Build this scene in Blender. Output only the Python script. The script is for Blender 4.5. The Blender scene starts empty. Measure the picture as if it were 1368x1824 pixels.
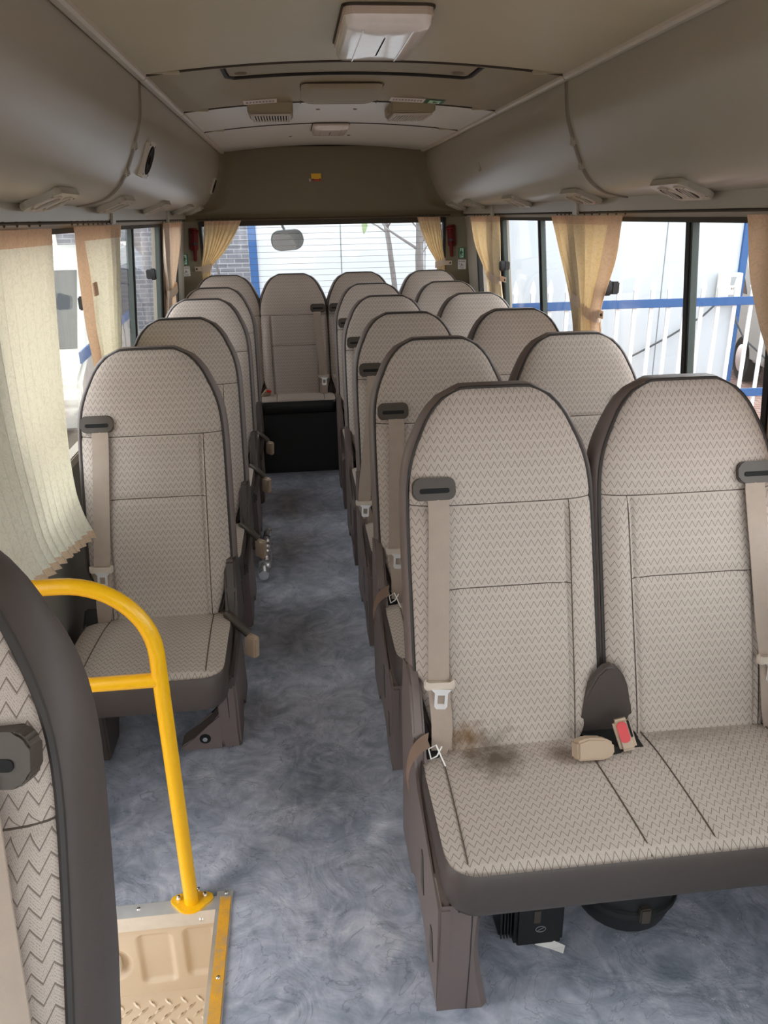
import bpy, bmesh, math, random
from mathutils import Vector, Matrix, noise
random.seed(7)
sc = bpy.context.scene
COL = sc.collection
PI = math.pi

# ------------------------------------------------------------------ camera
# The bus runs along +Y (towards the rear), +X is the bench side, Z is up, floor at z = 0.
F_PX, CX, CY = 1380.0, 684.0, 912.0
CAM_Z = 1.5
def _n(v): return Vector(v).normalized()
_dy = _n((519 - CX, 388 - CY, F_PX))
_p2 = Vector((1519 - CX, 388 - 19 - CY, F_PX))
_up = _n(_p2.cross(_dy))
if _up.y > 0: _up = -_up
_dx = _n(_dy.cross(_up))
if _dx.x < 0: _dx = -_dx
right = Vector((_dx.x, _dy.x, _up.x)); down = Vector((_dx.y, _dy.y, _up.y)); fwd = Vector((_dx.z, _dy.z, _up.z))
cam = bpy.data.objects.new('camera', bpy.data.cameras.new('camera'))
COL.objects.link(cam)
m = Matrix.Identity(4)
for i in range(3):
    m[i][0] = right[i]; m[i][1] = -down[i]; m[i][2] = -fwd[i]
m[0][3], m[1][3], m[2][3] = 0, 0, CAM_Z
cam.matrix_world = m
cam.data.sensor_fit = 'VERTICAL'; cam.data.sensor_height = 36; cam.data.sensor_width = 27
cam.data.lens = F_PX / 1824 * 36
cam.data.clip_start = 0.02; cam.data.clip_end = 200
sc.camera = cam

# ------------------------------------------------------------------ sky, exposure
w = bpy.data.worlds.new('overcast_sky'); sc.world = w
w.use_nodes = True
bg = w.node_tree.nodes['Background']
bg.inputs[0].default_value = (0.94, 0.97, 1.0, 1); bg.inputs[1].default_value = 1.0
EXPOSURE = 2.0
vs = sc.view_settings
vs.view_transform = 'Standard'; vs.look = 'None'; vs.gamma = 1; vs.use_curve_mapping = False
vs.exposure = EXPOSURE
sc.cycles.use_denoising = True
sc.cycles.max_bounces = 10
sc.cycles.diffuse_bounces = 7
sc.cycles.glossy_bounces = 3
sc.cycles.transparent_max_bounces = 16
sc.cycles.sample_clamp_indirect = 6.0

# ------------------------------------------------------------------ materials
def srgb(r, g, b):
    f = lambda c: (c / 255 / 12.92) if c / 255 <= 0.04045 else ((c / 255 + 0.055) / 1.055) ** 2.4
    return (f(r), f(g), f(b), 1)
MATS = {}
class NT:
    def __init__(s, mat): s.t = mat.node_tree; s.n = s.t.nodes; s.l = s.t.links
    def node(s, typ, **kw):
        n = s.n.new(typ)
        for k, v in kw.items(): setattr(n, k, v)
        return n
    def link(s, a, b): s.l.new(a, b)
    def math(s, op, a, b=None, c=None):
        n = s.n.new('ShaderNodeMath'); n.operation = op
        for i, v in enumerate((a, b, c)):
            if v is None: continue
            if isinstance(v, (int, float)): n.inputs[i].default_value = v
            else: s.l.new(v, n.inputs[i])
        return n.outputs[0]
    def mix(s, fac, a, b):
        n = s.n.new('ShaderNodeMix'); n.data_type = 'RGBA'
        for i, v in ((0, fac), (6, a), (7, b)):
            if isinstance(v, (int, float, tuple)): n.inputs[i].default_value = v
            else: s.l.new(v, n.inputs[i])
        return n.outputs[2]
    def noise(s, vec, scale, detail=3, rough=0.5, dist=0.0):
        n = s.n.new('ShaderNodeTexNoise'); n.inputs['Scale'].default_value = scale
        n.inputs['Detail'].default_value = detail; n.inputs['Roughness'].default_value = rough
        n.inputs['Distortion'].default_value = dist
        if vec is not None: s.l.new(vec, n.inputs['Vector'])
        return n.outputs['Fac']
    def ramp(s, fac, stops):
        n = s.n.new('ShaderNodeValToRGB'); e = n.color_ramp.elements
        while len(e) < len(stops): e.new(0.5)
        for k, (p, c) in enumerate(stops): e[k].position = p; e[k].color = c
        s.l.new(fac, n.inputs[0]); return n.outputs[0]
    def bump(s, h, strength, dist=0.002):
        n = s.n.new('ShaderNodeBump'); n.inputs['Strength'].default_value = strength
        n.inputs['Distance'].default_value = dist; s.l.new(h, n.inputs['Height']); return n.outputs[0]
def mat(name, col, rough=0.5, metal=0.0, var=0.08, nscale=30, bump=0.0, spec=0.5, bscale=None):
    m = bpy.data.materials.new(name); m.use_nodes = True; MATS[name] = m
    t = NT(m); b = t.n['Principled BSDF']
    co = t.node('ShaderNodeTexCoord').outputs['Object']
    nf = t.noise(co, nscale, 4)
    d = tuple(c * (1 - var) for c in col[:3]) + (1,); l = tuple(min(1, c * (1 + var)) for c in col[:3]) + (1,)
    t.link(t.mix(nf, d, l), b.inputs['Base Color'])
    b.inputs['Roughness'].default_value = rough; b.inputs['Metallic'].default_value = metal
    b.inputs['Specular IOR Level'].default_value = spec
    if bump: t.link(t.bump(t.noise(co, bscale or nscale * 8, 2), bump), b.inputs['Normal'])
    return m

def fabric(name, stains=()):
    m = bpy.data.materials.new(name); m.use_nodes = True; MATS[name] = m
    t = NT(m); b = t.n['Principled BSDF']
    uv = t.node('ShaderNodeUVMap').outputs[0]
    sp = t.node('ShaderNodeSeparateXYZ'); t.link(uv, sp.inputs[0])
    u, v = sp.outputs[0], sp.outputs[1]
    tri = t.math('MULTIPLY', t.math('ABSOLUTE', t.math('SUBTRACT', t.math('FRACT', t.math('MULTIPLY', u, 1 / 0.0165)), 0.5)), 2.0)
    ph = t.math('FRACT', t.math('MULTIPLY', t.math('SUBTRACT', v, t.math('MULTIPLY', tri, 0.0145)), 1 / 0.0195))
    dist = t.math('ABSOLUTE', t.math('SUBTRACT', ph, 0.5))
    line = t.math('LESS_THAN', dist, 0.066)
    # a finer broken second zigzag between the dark ones
    ph2 = t.math('FRACT', t.math('MULTIPLY', t.math('SUBTRACT', v, t.math('MULTIPLY', tri, 0.0145)), 6 / 0.0195))
    fine = t.math('LESS_THAN', ph2, 0.42)
    dots = t.math('GREATER_THAN', t.noise(uv, 950, 1), 0.5)
    fine = t.math('MULTIPLY', fine, dots)
    co = t.node('ShaderNodeTexCoord').outputs['Object']
    big = t.noise(co, 5, 4)
    base = t.mix(big, srgb(190, 178, 168), srgb(206, 195, 184))
    c = t.mix(t.math('MULTIPLY', fine, 0.55), base, srgb(128, 114, 106))
    c = t.mix(t.math('MULTIPLY', line, 0.7), c, srgb(98, 84, 78))
    for (p, r, colr, s) in stains:
        vd = t.node('ShaderNodeVectorMath', operation='DISTANCE'); vd.inputs[1].default_value = p
        t.link(co, vd.inputs[0])
        nz = t.noise(co, 34, 4, 0.6)
        dd = t.math('ADD', t.math('DIVIDE', vd.outputs['Value'], r), t.math('MULTIPLY', t.math('SUBTRACT', nz, 0.5), 1.3))
        f = t.math('MULTIPLY', t.math('SUBTRACT', 1.0, t.math('SMOOTHSTEP', dd, 0.45, 1.1) if False else t.math('MINIMUM', dd, 1.0)), s)
        c = t.mix(f, c, colr)
    t.link(c, b.inputs['Base Color'])
    b.inputs['Roughness'].default_value = 0.95
    b.inputs['Specular IOR Level'].default_value = 0.15
    h = t.math('ADD', t.math('MULTIPLY', line, -1.0), t.math('MULTIPLY', fine, -0.4))
    t.link(t.bump(h, 0.5, 0.0012), b.inputs['Normal'])
    return m
fabric('fabric')
fabric('fabric_stained', [((-0.102, -0.265, 0.40), 0.05, srgb(130, 94, 54), 1.0), ((-0.135, -0.265, 0.388), 0.04, srgb(134, 106, 74), 0.8), ((-0.055, -0.325, 0.385), 0.09, srgb(112, 100, 86), 1.15),
                          ((0.095, -0.33, 0.385), 0.055, srgb(124, 108, 98), 0.8), ((0.40, -0.24, 0.38), 0.16, srgb(140, 128, 118), 0.8)])
mat('vinyl', srgb(118, 105, 100), 0.5, var=0.05, bump=0.12, nscale=60)
mat('vinyl_dark', srgb(78, 70, 66), 0.5, var=0.06, bump=0.12, nscale=60)
mat('piping', srgb(58, 54, 51), 0.55)
mat('thread', srgb(92, 82, 74), 0.9)
mat('plastic_dark', srgb(74, 66, 58), 0.45, bump=0.08)
mat('plastic_black', srgb(26, 26, 26), 0.45)
mat('slot_black', srgb(10, 10, 10), 0.8)
mat('belt', srgb(168, 152, 138), 0.7, bump=0.3, nscale=40, bscale=700)
mat('belt_brown', srgb(124, 100, 84), 0.7)
mat('belt_plastic', srgb(205, 192, 176), 0.4)
mat('buckle_tan', srgb(186, 164, 140), 0.4)
mat('button_red', srgb(205, 22, 26), 0.3)
mat('chrome', (0.86, 0.87, 0.88, 1), 0.16, 1.0, var=0.03)
mat('tongue_metal', (0.93, 0.93, 0.92, 1), 0.3, 0.5, var=0.02)
mat('foil', (0.92, 0.92, 0.93, 1), 0.25, 0.75, var=0.05)
mat('aluminium', (0.85, 0.85, 0.85, 1), 0.35, 0.85, var=0.15, nscale=25)
mat('duct', srgb(166, 163, 149), 0.3, var=0.035, nscale=4, bump=0.04)
mat('headliner', srgb(180, 174, 148), 0.42, var=0.05, nscale=5, bump=0.08)
mat('headliner_sheen', srgb(226, 230, 226), 0.3, var=0.05, nscale=5, bump=0.04)  # headliner painted paler: window sheen on the rear panels put into the colour
mat('hatch_trim', srgb(146, 137, 110), 0.5, var=0.04, nscale=5)
mat('joint_dark', srgb(62, 56, 46), 0.7)
mat('joint_grey', srgb(120, 112, 98), 0.5)
mat('rail_light', srgb(196, 190, 176), 0.4)
mat('wall_panel', srgb(120, 116, 108), 0.55, var=0.04)
mat('wall_trim', srgb(176, 168, 152), 0.5, var=0.04)
mat('bulkhead', srgb(120, 112, 88), 0.5, var=0.04, nscale=5, bump=0.04)
mat('rubber', srgb(28, 30, 30), 0.6)
mat('gasket_green', srgb(70, 82, 78), 0.5)
mat('lens_white', srgb(240, 240, 236), 0.12)
mat('lens_clear', srgb(226, 226, 222), 0.08)
mat('white_plastic', srgb(222, 218, 208), 0.45)
mat('yellow_paint', srgb(255, 192, 22), 0.28, var=0.05, nscale=60, bump=0.25, bscale=260)
mat('beige_step', srgb(205, 186, 160), 0.5, var=0.03)
mat('red_plastic', srgb(100, 8, 12), 0.5, spec=0.25)
mat('sign_green', srgb(22, 92, 62), 0.5)
mat('sign_pale', srgb(188, 226, 200), 0.5)
mat('paper', srgb(236, 234, 230), 0.6, var=0.02)
mat('print', srgb(64, 62, 66), 0.6)
mat('sticker_yellow', srgb(232, 186, 30), 0.5)
mat('sticker_red', srgb(190, 70, 30), 0.5)
mat('building_white', srgb(186, 194, 200), 0.55, var=0.03, nscale=2)
mat('building_blue', srgb(36, 82, 136), 0.5, var=0.06)
mat('fence_white', srgb(238, 240, 240), 0.45)
mat('van_paint', srgb(176, 176, 170), 0.25, var=0.02)
mat('van_glass', srgb(38, 44, 48), 0.08)
mat('tyre', srgb(30, 30, 30), 0.8)
mat('bark', srgb(112, 110, 110), 0.9, var=0.25, nscale=14)
mat('leaf', srgb(120, 142, 96), 0.7, var=0.2)
mat('cable', srgb(60, 64, 68), 0.6)
mat('grey_print', srgb(150, 156, 158), 0.5)
mat('mirror_glass', (0.72, 0.76, 0.74, 1), 0.06, 1.0, var=0.02)
mat('mirror_shell', srgb(92, 98, 100), 0.5)
mat('concrete', srgb(168, 166, 160), 0.85, var=0.1, nscale=3)
mat('pavement', srgb(150, 138, 128), 0.9, var=0.15, nscale=2)

def mat_glass():
    m = bpy.data.materials.new('window_glass'); m.use_nodes = True; MATS['glass'] = m
    t = NT(m); t.n.remove(t.n['Principled BSDF'])
    tr = t.node('ShaderNodeBsdfTransparent'); tr.inputs[0].default_value = (0.97, 0.975, 0.97, 1)
    gl = t.node('ShaderNodeBsdfGlossy'); gl.inputs['Roughness'].default_value = 0.02
    lw = t.node('ShaderNodeLayerWeight')            # Schlick reflectance, the same from both faces of a pane
    fr = t.math('ADD', t.math('MULTIPLY', t.math('POWER', lw.outputs['Facing'], 5.0), 0.5), 0.02)
    mx = t.node('ShaderNodeMixShader'); t.link(fr, mx.inputs[0])
    t.link(tr.outputs[0], mx.inputs[1]); t.link(gl.outputs[0], mx.inputs[2])
    t.link(mx.outputs[0], t.n['Material Output'].inputs[0])
mat_glass()

def mat_curtain(name, col, trans, mixf, grid=0.0):
    m = bpy.data.materials.new(name); m.use_nodes = True; MATS[name] = m
    t = NT(m); t.n.remove(t.n['Principled BSDF'])
    co = t.node('ShaderNodeTexCoord').outputs['Object']
    # damask weave: swirling vines of a slightly different tone
    nz = t.noise(co, 26, 2, 0.5, 2.5)
    vine = t.math('LESS_THAN', t.math('ABSOLUTE', t.math('SUBTRACT', nz, 0.5)), 0.035)
    c1 = t.mix(t.math('MULTIPLY', vine, 0.35), col, tuple(c * 0.72 for c in col[:3]) + (1,))
    c2 = t.mix(t.math('MULTIPLY', vine, 0.3), trans, tuple(c * 0.75 for c in trans[:3]) + (1,))
    d = t.node('ShaderNodeBsdfDiffuse'); t.link(c1, d.inputs[0])
    tl = t.node('ShaderNodeBsdfTranslucent'); t.link(c2, tl.inputs[0])
    mx = t.node('ShaderNodeMixShader'); mx.inputs[0].default_value = mixf
    t.link(d.outputs[0], mx.inputs[1]); t.link(tl.outputs[0], mx.inputs[2])
    t.link(mx.outputs[0], t.n['Material Output'].inputs[0])
mat_curtain('curtain_cream', srgb(246, 243, 226), srgb(240, 232, 202), 0.35)
mat_curtain('curtain_gold', srgb(240, 226, 196), srgb(230, 200, 146), 0.40)
mat_curtain('curtain_hem', srgb(228, 204, 176), srgb(214, 176, 138), 0.35)
mat_curtain('curtain_pale', srgb(236, 222, 204), srgb(220, 190, 160), 0.35)

def mat_floor():
    m = bpy.data.materials.new('floor_covering'); m.use_nodes = True; MATS['floor'] = m
    t = NT(m); b = t.n['Principled BSDF']
    co = t.node('ShaderNodeTexCoord').outputs['Object']
    sw = t.noise(co, 3.2, 6, 0.62, 1.6)
    sw2 = t.noise(co, 9.0, 5, 0.6, 2.2)
    c = t.ramp(sw, [(0.3, srgb(130, 140, 154)), (0.5, srgb(180, 186, 202)), (0.68, srgb(218, 221, 234))])
    c2 = t.ramp(sw2, [(0.36, srgb(118, 131, 146)), (0.52, srgb(176, 182, 198)), (0.7, srgb(230, 233, 240))])
    c = t.mix(0.42, c, c2)
    # fine dark crease lines and pale rubbed spots of the brushed pile
    cr = t.noise(co, 5.5, 3, 0.5, 2.8)
    crease = t.math('LESS_THAN', t.math('ABSOLUTE', t.math('SUBTRACT', cr, 0.5)), 0.006)
    c = t.mix(t.math('MULTIPLY', crease, 0.35), c, srgb(92, 100, 114))
    rub = t.math('MULTIPLY', t.math('GREATER_THAN', t.noise(co, 4.0, 6, 0.75), 0.63), t.math('GREATER_THAN', t.noise(co, 260, 2), 0.5))
    c = t.mix(t.math('MULTIPLY', rub, 0.55), c, srgb(222, 226, 232))
    t.link(c, b.inputs['Base Color'])
    b.inputs['Roughness'].default_value = 0.55
    h = t.math('ADD', t.math('MULTIPLY', cr, 1.0), t.math('MULTIPLY', t.noise(co, 180, 2), 0.06))
    t.link(t.bump(h, 0.45, 0.012), b.inputs['Normal'])
mat_floor()

def mat_worn_yellow():
    m = bpy.data.materials.new('worn_yellow'); m.use_nodes = True; MATS['worn_yellow'] = m
    t = NT(m); b = t.n['Principled BSDF']
    co = t.node('ShaderNodeTexCoord').outputs['Object']
    c = t.ramp(t.noise(co, 26, 6, 0.7), [(0.38, srgb(232, 168, 44)), (0.56, srgb(214, 160, 70)), (0.68, srgb(176, 160, 140))])
    t.link(c, b.inputs['Base Color']); b.inputs['Roughness'].default_value = 0.8
    t.link(t.bump(t.noise(co, 500, 2), 0.6, 0.001), b.inputs['Normal'])
mat_worn_yellow()

def mat_brick(name, c1, c2, cm, w, h):
    m = bpy.data.materials.new(name); m.use_nodes = True; MATS[name] = m
    t = NT(m); b = t.n['Principled BSDF']
    co = t.node('ShaderNodeUVMap').outputs[0]
    br = t.node('ShaderNodeTexBrick'); t.link(co, br.inputs[0])
    br.inputs['Color1'].default_value = c1; br.inputs['Color2'].default_value = c2; br.inputs['Mortar'].default_value = cm
    br.inputs['Scale'].default_value = 1; br.inputs['Brick Width'].default_value = w; br.inputs['Row Height'].default_value = h
    br.inputs['Mortar Size'].default_value = 0.008
    t.link(br.outputs[0], b.inputs['Base Color']); b.inputs['Roughness'].default_value = 0.9
mat_brick('brick_grey', srgb(128, 132, 140), srgb(108, 112, 122), srgb(158, 160, 164), 0.25, 0.075)
mat_brick('paving', srgb(150, 110, 98), srgb(132, 100, 92), srgb(168, 160, 150), 0.2, 0.1)

# ------------------------------------------------------------------ helpers
def tag(o, label=None, cat=None, group=None, kind=None):
    if label: o['label'] = label
    if cat: o['category'] = cat
    if group: o['group'] = group
    if kind: o['kind'] = kind
    return o
def empty(name, loc=(0, 0, 0), label=None, cat=None, group=None, kind=None):
    o = bpy.data.objects.new(name, None); o.empty_display_size = 0.05; COL.objects.link(o); o.location = loc
    return tag(o, label, cat, group, kind)
def add_uv(me):
    uv = me.uv_layers.new(name='UVMap')
    for p in me.polygons:
        n = p.normal; a = (abs(n.x), abs(n.y), abs(n.z))
        for li in p.loop_indices:
            c = me.vertices[me.loops[li].vertex_index].co
            if a[2] >= a[0] and a[2] >= a[1] * 1.3: q = (c.x, c.y)
            elif a[1] >= a[0] * 0.55: q = (c.x, c.z)
            else: q = (c.y, c.z)
            uv.data[li].uv = q
def mesh_data(name, verts, faces, mats, smooth=False, fmat=None, recalc=True, uvs=None, sharp=None):
    me = bpy.data.meshes.new(name)
    me.from_pydata([tuple(v) for v in verts], [], faces)
    if recalc:
        bm = bmesh.new(); bm.from_mesh(me); bmesh.ops.recalc_face_normals(bm, faces=bm.faces); bm.to_mesh(me); bm.free()
    for mn in ([mats] if isinstance(mats, str) else mats): me.materials.append(MATS[mn])
    if fmat:
        for p, k in zip(me.polygons, fmat): p.material_index = k
    if smooth:
        me.polygons.foreach_set('use_smooth', [True] * len(me.polygons))
        if sharp: me.set_sharp_from_angle(angle=math.radians(sharp))
    me.update()
    if uvs is None: add_uv(me)
    else:
        uv = me.uv_layers.new(name='UVMap')
        for lp in me.loops: uv.data[lp.index].uv = uvs[lp.vertex_index]
    return me
def obj(name, me, parent=None, loc=None, rot=None):
    o = bpy.data.objects.new(name, me); COL.objects.link(o)
    if parent: o.parent = parent
    if loc: o.location = loc
    if rot: o.rotation_euler = rot
    return o
def bev_mesh(name, bm, mt, bevel=0.0, seg=2, smooth=None):
    if bevel > 0:
        bmesh.ops.bevel(bm, geom=list(bm.edges), offset=bevel, segments=seg, affect='EDGES', clamp_overlap=True)
    bmesh.ops.recalc_face_normals(bm, faces=bm.faces)
    me = bpy.data.meshes.new(name); bm.to_mesh(me); bm.free()
    me.materials.append(MATS[mt])
    if bevel > 0 or smooth:
        me.polygons.foreach_set('use_smooth', [True] * len(me.polygons)); me.set_sharp_from_angle(angle=math.radians(40))
    add_uv(me); return me
def box_me(name, a, b, mt, bevel=0.0, seg=2):
    bm = bmesh.new()
    vs_ = [bm.verts.new((x, y, z)) for x in (a[0], b[0]) for y in (a[1], b[1]) for z in (a[2], b[2])]
    for f in ((0, 1, 3, 2), (4, 6, 7, 5), (0, 4, 5, 1), (2, 3, 7, 6), (0, 2, 6, 4), (1, 5, 7, 3)): bm.faces.new([vs_[i] for i in f])
    return bev_mesh(name, bm, mt, bevel, seg)
def box(name, a, b, mt, parent=None, bevel=0.0, seg=2): return obj(name, box_me(name, a, b, mt, bevel, seg), parent)
def prism_me(name, poly, axis, a, b, mt, bevel=0.0, seg=2):
    """poly in the two other axes (in order), extruded along axis 0/1/2 from a to b"""
    def P(p, h):
        q = [0, 0, 0]; o = [i for i in range(3) if i != axis]
        q[axis] = h; q[o[0]] = p[0]; q[o[1]] = p[1]; return q
    bm = bmesh.new()
    v0 = [bm.verts.new(P(p, a)) for p in poly]; v1 = [bm.verts.new(P(p, b)) for p in poly]
    n = len(poly)
    bm.faces.new(v0); bm.faces.new(v1[::-1])
    for i in range(n): bm.faces.new((v0[i], v1[i], v1[(i + 1) % n], v0[(i + 1) % n]))
    return bev_mesh(name, bm, mt, bevel, seg)
def prism(name, poly, axis, a, b, mt, parent=None, bevel=0.0, seg=2): return obj(name, prism_me(name, poly, axis, a, b, mt, bevel, seg), parent)
def rrect(cx, cy, w_, h_, r, n=5):
    pts = []
    for (sx, sy, a0) in ((1, 1, 0), (-1, 1, PI / 2), (-1, -1, PI), (1, -1, 1.5 * PI)):
        for k in range(n + 1):
            a = a0 + PI / 2 * k / n
            pts.append((cx + sx * (w_ / 2 - r) + r * math.cos(a), cy + sy * (h_ / 2 - r) + r * math.sin(a)))
    return pts
def tube_me(name, path, r, mt, n=8, cap=True, radii=None):
    path = [Vector(p) for p in path]; verts = []; faces = []
    up = None
    for i, p in enumerate(path):
        t = (path[min(i + 1, len(path) - 1)] - path[max(i - 1, 0)]).normalized()
        if up is None:
            up = Vector((0, 0, 1)) if abs(t.z) < 0.9 else Vector((1, 0, 0))
        s = t.cross(up).normalized(); up = s.cross(t).normalized()
        rr = radii[i] if radii else r
        for k in range(n):
            a = 2 * PI * k / n; verts.append(p + s * math.cos(a) * rr + up * math.sin(a) * rr)
    for i in range(len(path) - 1):
        for k in range(n): faces.append((i * n + k, i * n + (k + 1) % n, (i + 1) * n + (k + 1) % n, (i + 1) * n + k))
    if cap: faces.append(tuple(range(n))[::-1]); faces.append(tuple((len(path) - 1) * n + k for k in range(n)))
    return mesh_data(name, verts, faces, mt, True, sharp=50)
def tube(name, path, r, mt, parent=None, n=8, **k): return obj(name, tube_me(name, path, r, mt, n, **k), parent)
def grid_me(name, rows, mt, smooth=True, uvs=None, close=False, fmat=None, sharp=None, recalc=True):
    n = len(rows[0]); verts = [p for r in rows for p in r]; faces = []
    for i in range(len(rows) - 1):
        for k in range(n if close else n - 1):
            faces.append((i * n + k, i * n + (k + 1) % n, (i + 1) * n + (k + 1) % n, (i + 1) * n + k))
    return mesh_data(name, verts, faces, mt, smooth, uvs=uvs, fmat=fmat, sharp=sharp, recalc=recalc)
def lathe_me(name, prof, mt, n=20, axis='z'):
    rows = []
    for (r, h) in prof:
        row = []
        for k in range(n):
            a = 2 * PI * k / n; p = (r * math.cos(a), r * math.sin(a), h)
            row.append({'z': p, 'y': (p[0], p[2], p[1]), 'x': (p[2], p[0], p[1])}[axis])
        rows.append(row)
    return grid_me(name, rows, mt, True, close=True, sharp=40)
def interp(tab, x):
    if x <= tab[0][0]: return tab[0][1]
    for (x0, y0), (x1, y1) in zip(tab, tab[1:]):
        if x <= x1: return y0 + (y1 - y0) * (x - x0) / (x1 - x0)
    return tab[-1][1]
def sinterp(tab, x):
    """smooth (Catmull-Rom) interpolation in a table"""
    if x <= tab[0][0]: return tab[0][1]
    if x >= tab[-1][0]: return tab[-1][1]
    for i in range(len(tab) - 1):
        if x <= tab[i + 1][0]:
            x0, y0 = tab[i]; x1, y1 = tab[i + 1]
            def slope(j):
                a = max(j - 1, 0); b_ = min(j + 1, len(tab) - 1)
                return (tab[b_][1] - tab[a][1]) / (tab[b_][0] - tab[a][0])
            t = (x - x0) / (x1 - x0); h = x1 - x0
            return (2*t**3-3*t*t+1)*y0 + (t**3-2*t*t+t)*h*slope(i) + (-2*t**3+3*t*t)*y1 + (t**3-t*t)*h*slope(i+1)
def ss(a, b_, x):
    t = max(0, min(1, (x - a) / (b_ - a))); return t * t * (3 - 2 * t)
CACHE = {}
def cached(key, fn):
    if key not in CACHE: CACHE[key] = fn()
    return CACHE[key]

# ------------------------------------------------------------------ bus shell
XC = 0.222                       # centre line of the bus
Y_FRONT, Y_REAR = -1.9, 5.36
def wall_d(z): return 0.955 if z <= 0.8 else 0.955 - (z - 0.8) * 0.085
def zc(x): return 1.885 + 0.037 * (1 - ((x - XC) / 0.612) ** 2)

# floor: grid with a stairwell cut-out, slightly wrinkled covering
ST_X, ST_Y0, ST_Y1 = -0.262, 0.74, 1.392
def build_floor():
    nx, ny = 96, 330
    x0, x1 = XC - 0.955, XC + 0.955
    xs = sorted([x0 + (x1 - x0) * i / nx for i in range(nx + 1)] + [ST_X]); ys = sorted([Y_FRONT + (Y_REAR - Y_FRONT) * j / ny for j in range(ny + 1)] + [ST_Y0, ST_Y1])
    verts, faces = [], []
    for y in ys:
        for x in xs:
            v = Vector((x * 3.1, y * 2.3, 0.3))
            h = noise.noise(v * 1.6 + Vector((noise.noise(v), noise.noise(v + Vector((5, 5, 5))), 0)) * 1.1)
            r = 1 - abs(h) * 5
            z = 0.0035 * max(0, r) + 0.0015 * noise.noise(v * 4)
            verts.append((x, y, z - 0.002))
    n = len(xs)
    for j in range(len(ys) - 1):
        for i in range(n - 1):
            if xs[i + 1] <= ST_X + 1e-6 and ys[j] >= ST_Y0 - 1e-6 and ys[j + 1] <= ST_Y1 + 1e-6: continue
            faces.append((j * n + i, j * n + i + 1, (j + 1) * n + i + 1, (j + 1) * n + i))
    o = obj('floor', mesh_data('floor', verts, faces, 'floor', True))
    return tag(o, 'blue-grey floor covering with brushed swirls and creases down the aisle', kind='structure')
FLOOR = build_floor()
slab = obj('floor_underside', prism_me('floor_underside', [(-0.735, -1.9), (1.18, -1.9), (1.18, 5.4), (-0.735, 5.4), (-0.735, ST_Y1 + 0.03), (ST_X + 0.02, ST_Y1 + 0.03), (ST_X + 0.02, ST_Y0), (-0.735, ST_Y0)], 2, -0.06, -0.012, 'plastic_black'), FLOOR)

# stairwell
stair = empty('floor_stairwell', (0, 0, 0), 'beige stairwell recess beside the yellow handrail', kind='structure')
def build_riser():
    xs = [-0.733 + (ST_X + 0.733) * i / 130 for i in range(131)]; zs = [-0.25 + 0.235 * j / 70 for j in range(71)]
    rects = [(-0.455, -0.375, -0.215, -0.062), (-0.348, -0.276, -0.205, -0.055), (-0.70, -0.62, -0.215, -0.062)]
    rows = []
    for z in zs:
        row = []
        for x in xs:
            d = 0
            for (a, b_, c, e) in rects:
                cx_, cz_, hw_, hh_ = (a + b_) / 2, (c + e) / 2, (b_ - a) / 2, (e - c) / 2
                q = max(abs(x - cx_) - hw_ + 0.014, 0), max(abs(z - cz_) - hh_ + 0.014, 0)
                sd = math.hypot(*q) - 0.014 + min(max(abs(x - cx_) - hw_ + 0.014, abs(z - cz_) - hh_ + 0.014), 0)
                d = max(d, 0.009 * ss(0.010, -0.004, sd) if False else 0.009 * (1 - ss(-0.010, 0.004, sd)))
            lamp = math.hypot((x + 0.525), (z + 0.145) * 1.0)
            d2 = 0.012 * (1 - ss(0.035, 0.055, lamp))
            row.append((x, ST_Y1 + 0.004 + d + d2, z))
        rows.append(row)
    return obj('riser_panel', grid_me('riser_panel', rows, 'beige_step', recalc=False), stair)
build_riser()
box('well_side', (ST_X, ST_Y0, -0.25), (ST_X + 0.02, ST_Y1, -0.012), 'beige_step', stair)
box('well_front', (-0.735, ST_Y0 - 0.02, -0.25), (ST_X, ST_Y0, -0.012), 'beige_step', stair)
tread = box('tread', (-0.735, ST_Y0, -0.27), (ST_X + 0.01, ST_Y1 + 0.02, -0.25), 'beige_step', stair)
lug = None
for i in range(20):
    for j in range(5):
        def _lug():
            rows = []
            for (s, zz) in ((1.0, 0.0), (0.72, 0.0022), (0.3, 0.003)):
                rows.append([(0.015 * s * math.cos(a), 0.0042 * s * math.sin(a), zz) for a in [2 * PI * k / 8 for k in range(8)]])
            return grid_me('tread_lug', rows, 'beige_step', close=True)
        me = cached('lug', _lug)
        o = obj('tread_lug', me, tread, (-0.62 + i * 0.0185, 1.375 - (j * 2 + (i % 2)) * 0.0185 - 0.006, -0.25), (0, 0, PI / 4 if (i + j) % 2 else -PI / 4))
# small step lamp in the riser
sl = empty('step_lamp', (-0.525, ST_Y1, -0.145), 'small clear step lamp set into the beige stair riser', 'lamp')
obj('lamp_body', prism_me('lamp_body', rrect(0, 0, 0.05, 0.056, 0.014), 1, -0.006, 0.014, 'white_plastic', 0.002), sl)
obj('lens', prism_me('lens', rrect(0, 0, 0.04, 0.046, 0.012), 1, -0.012, -0.005, 'lens_clear', 0.003), sl)
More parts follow.
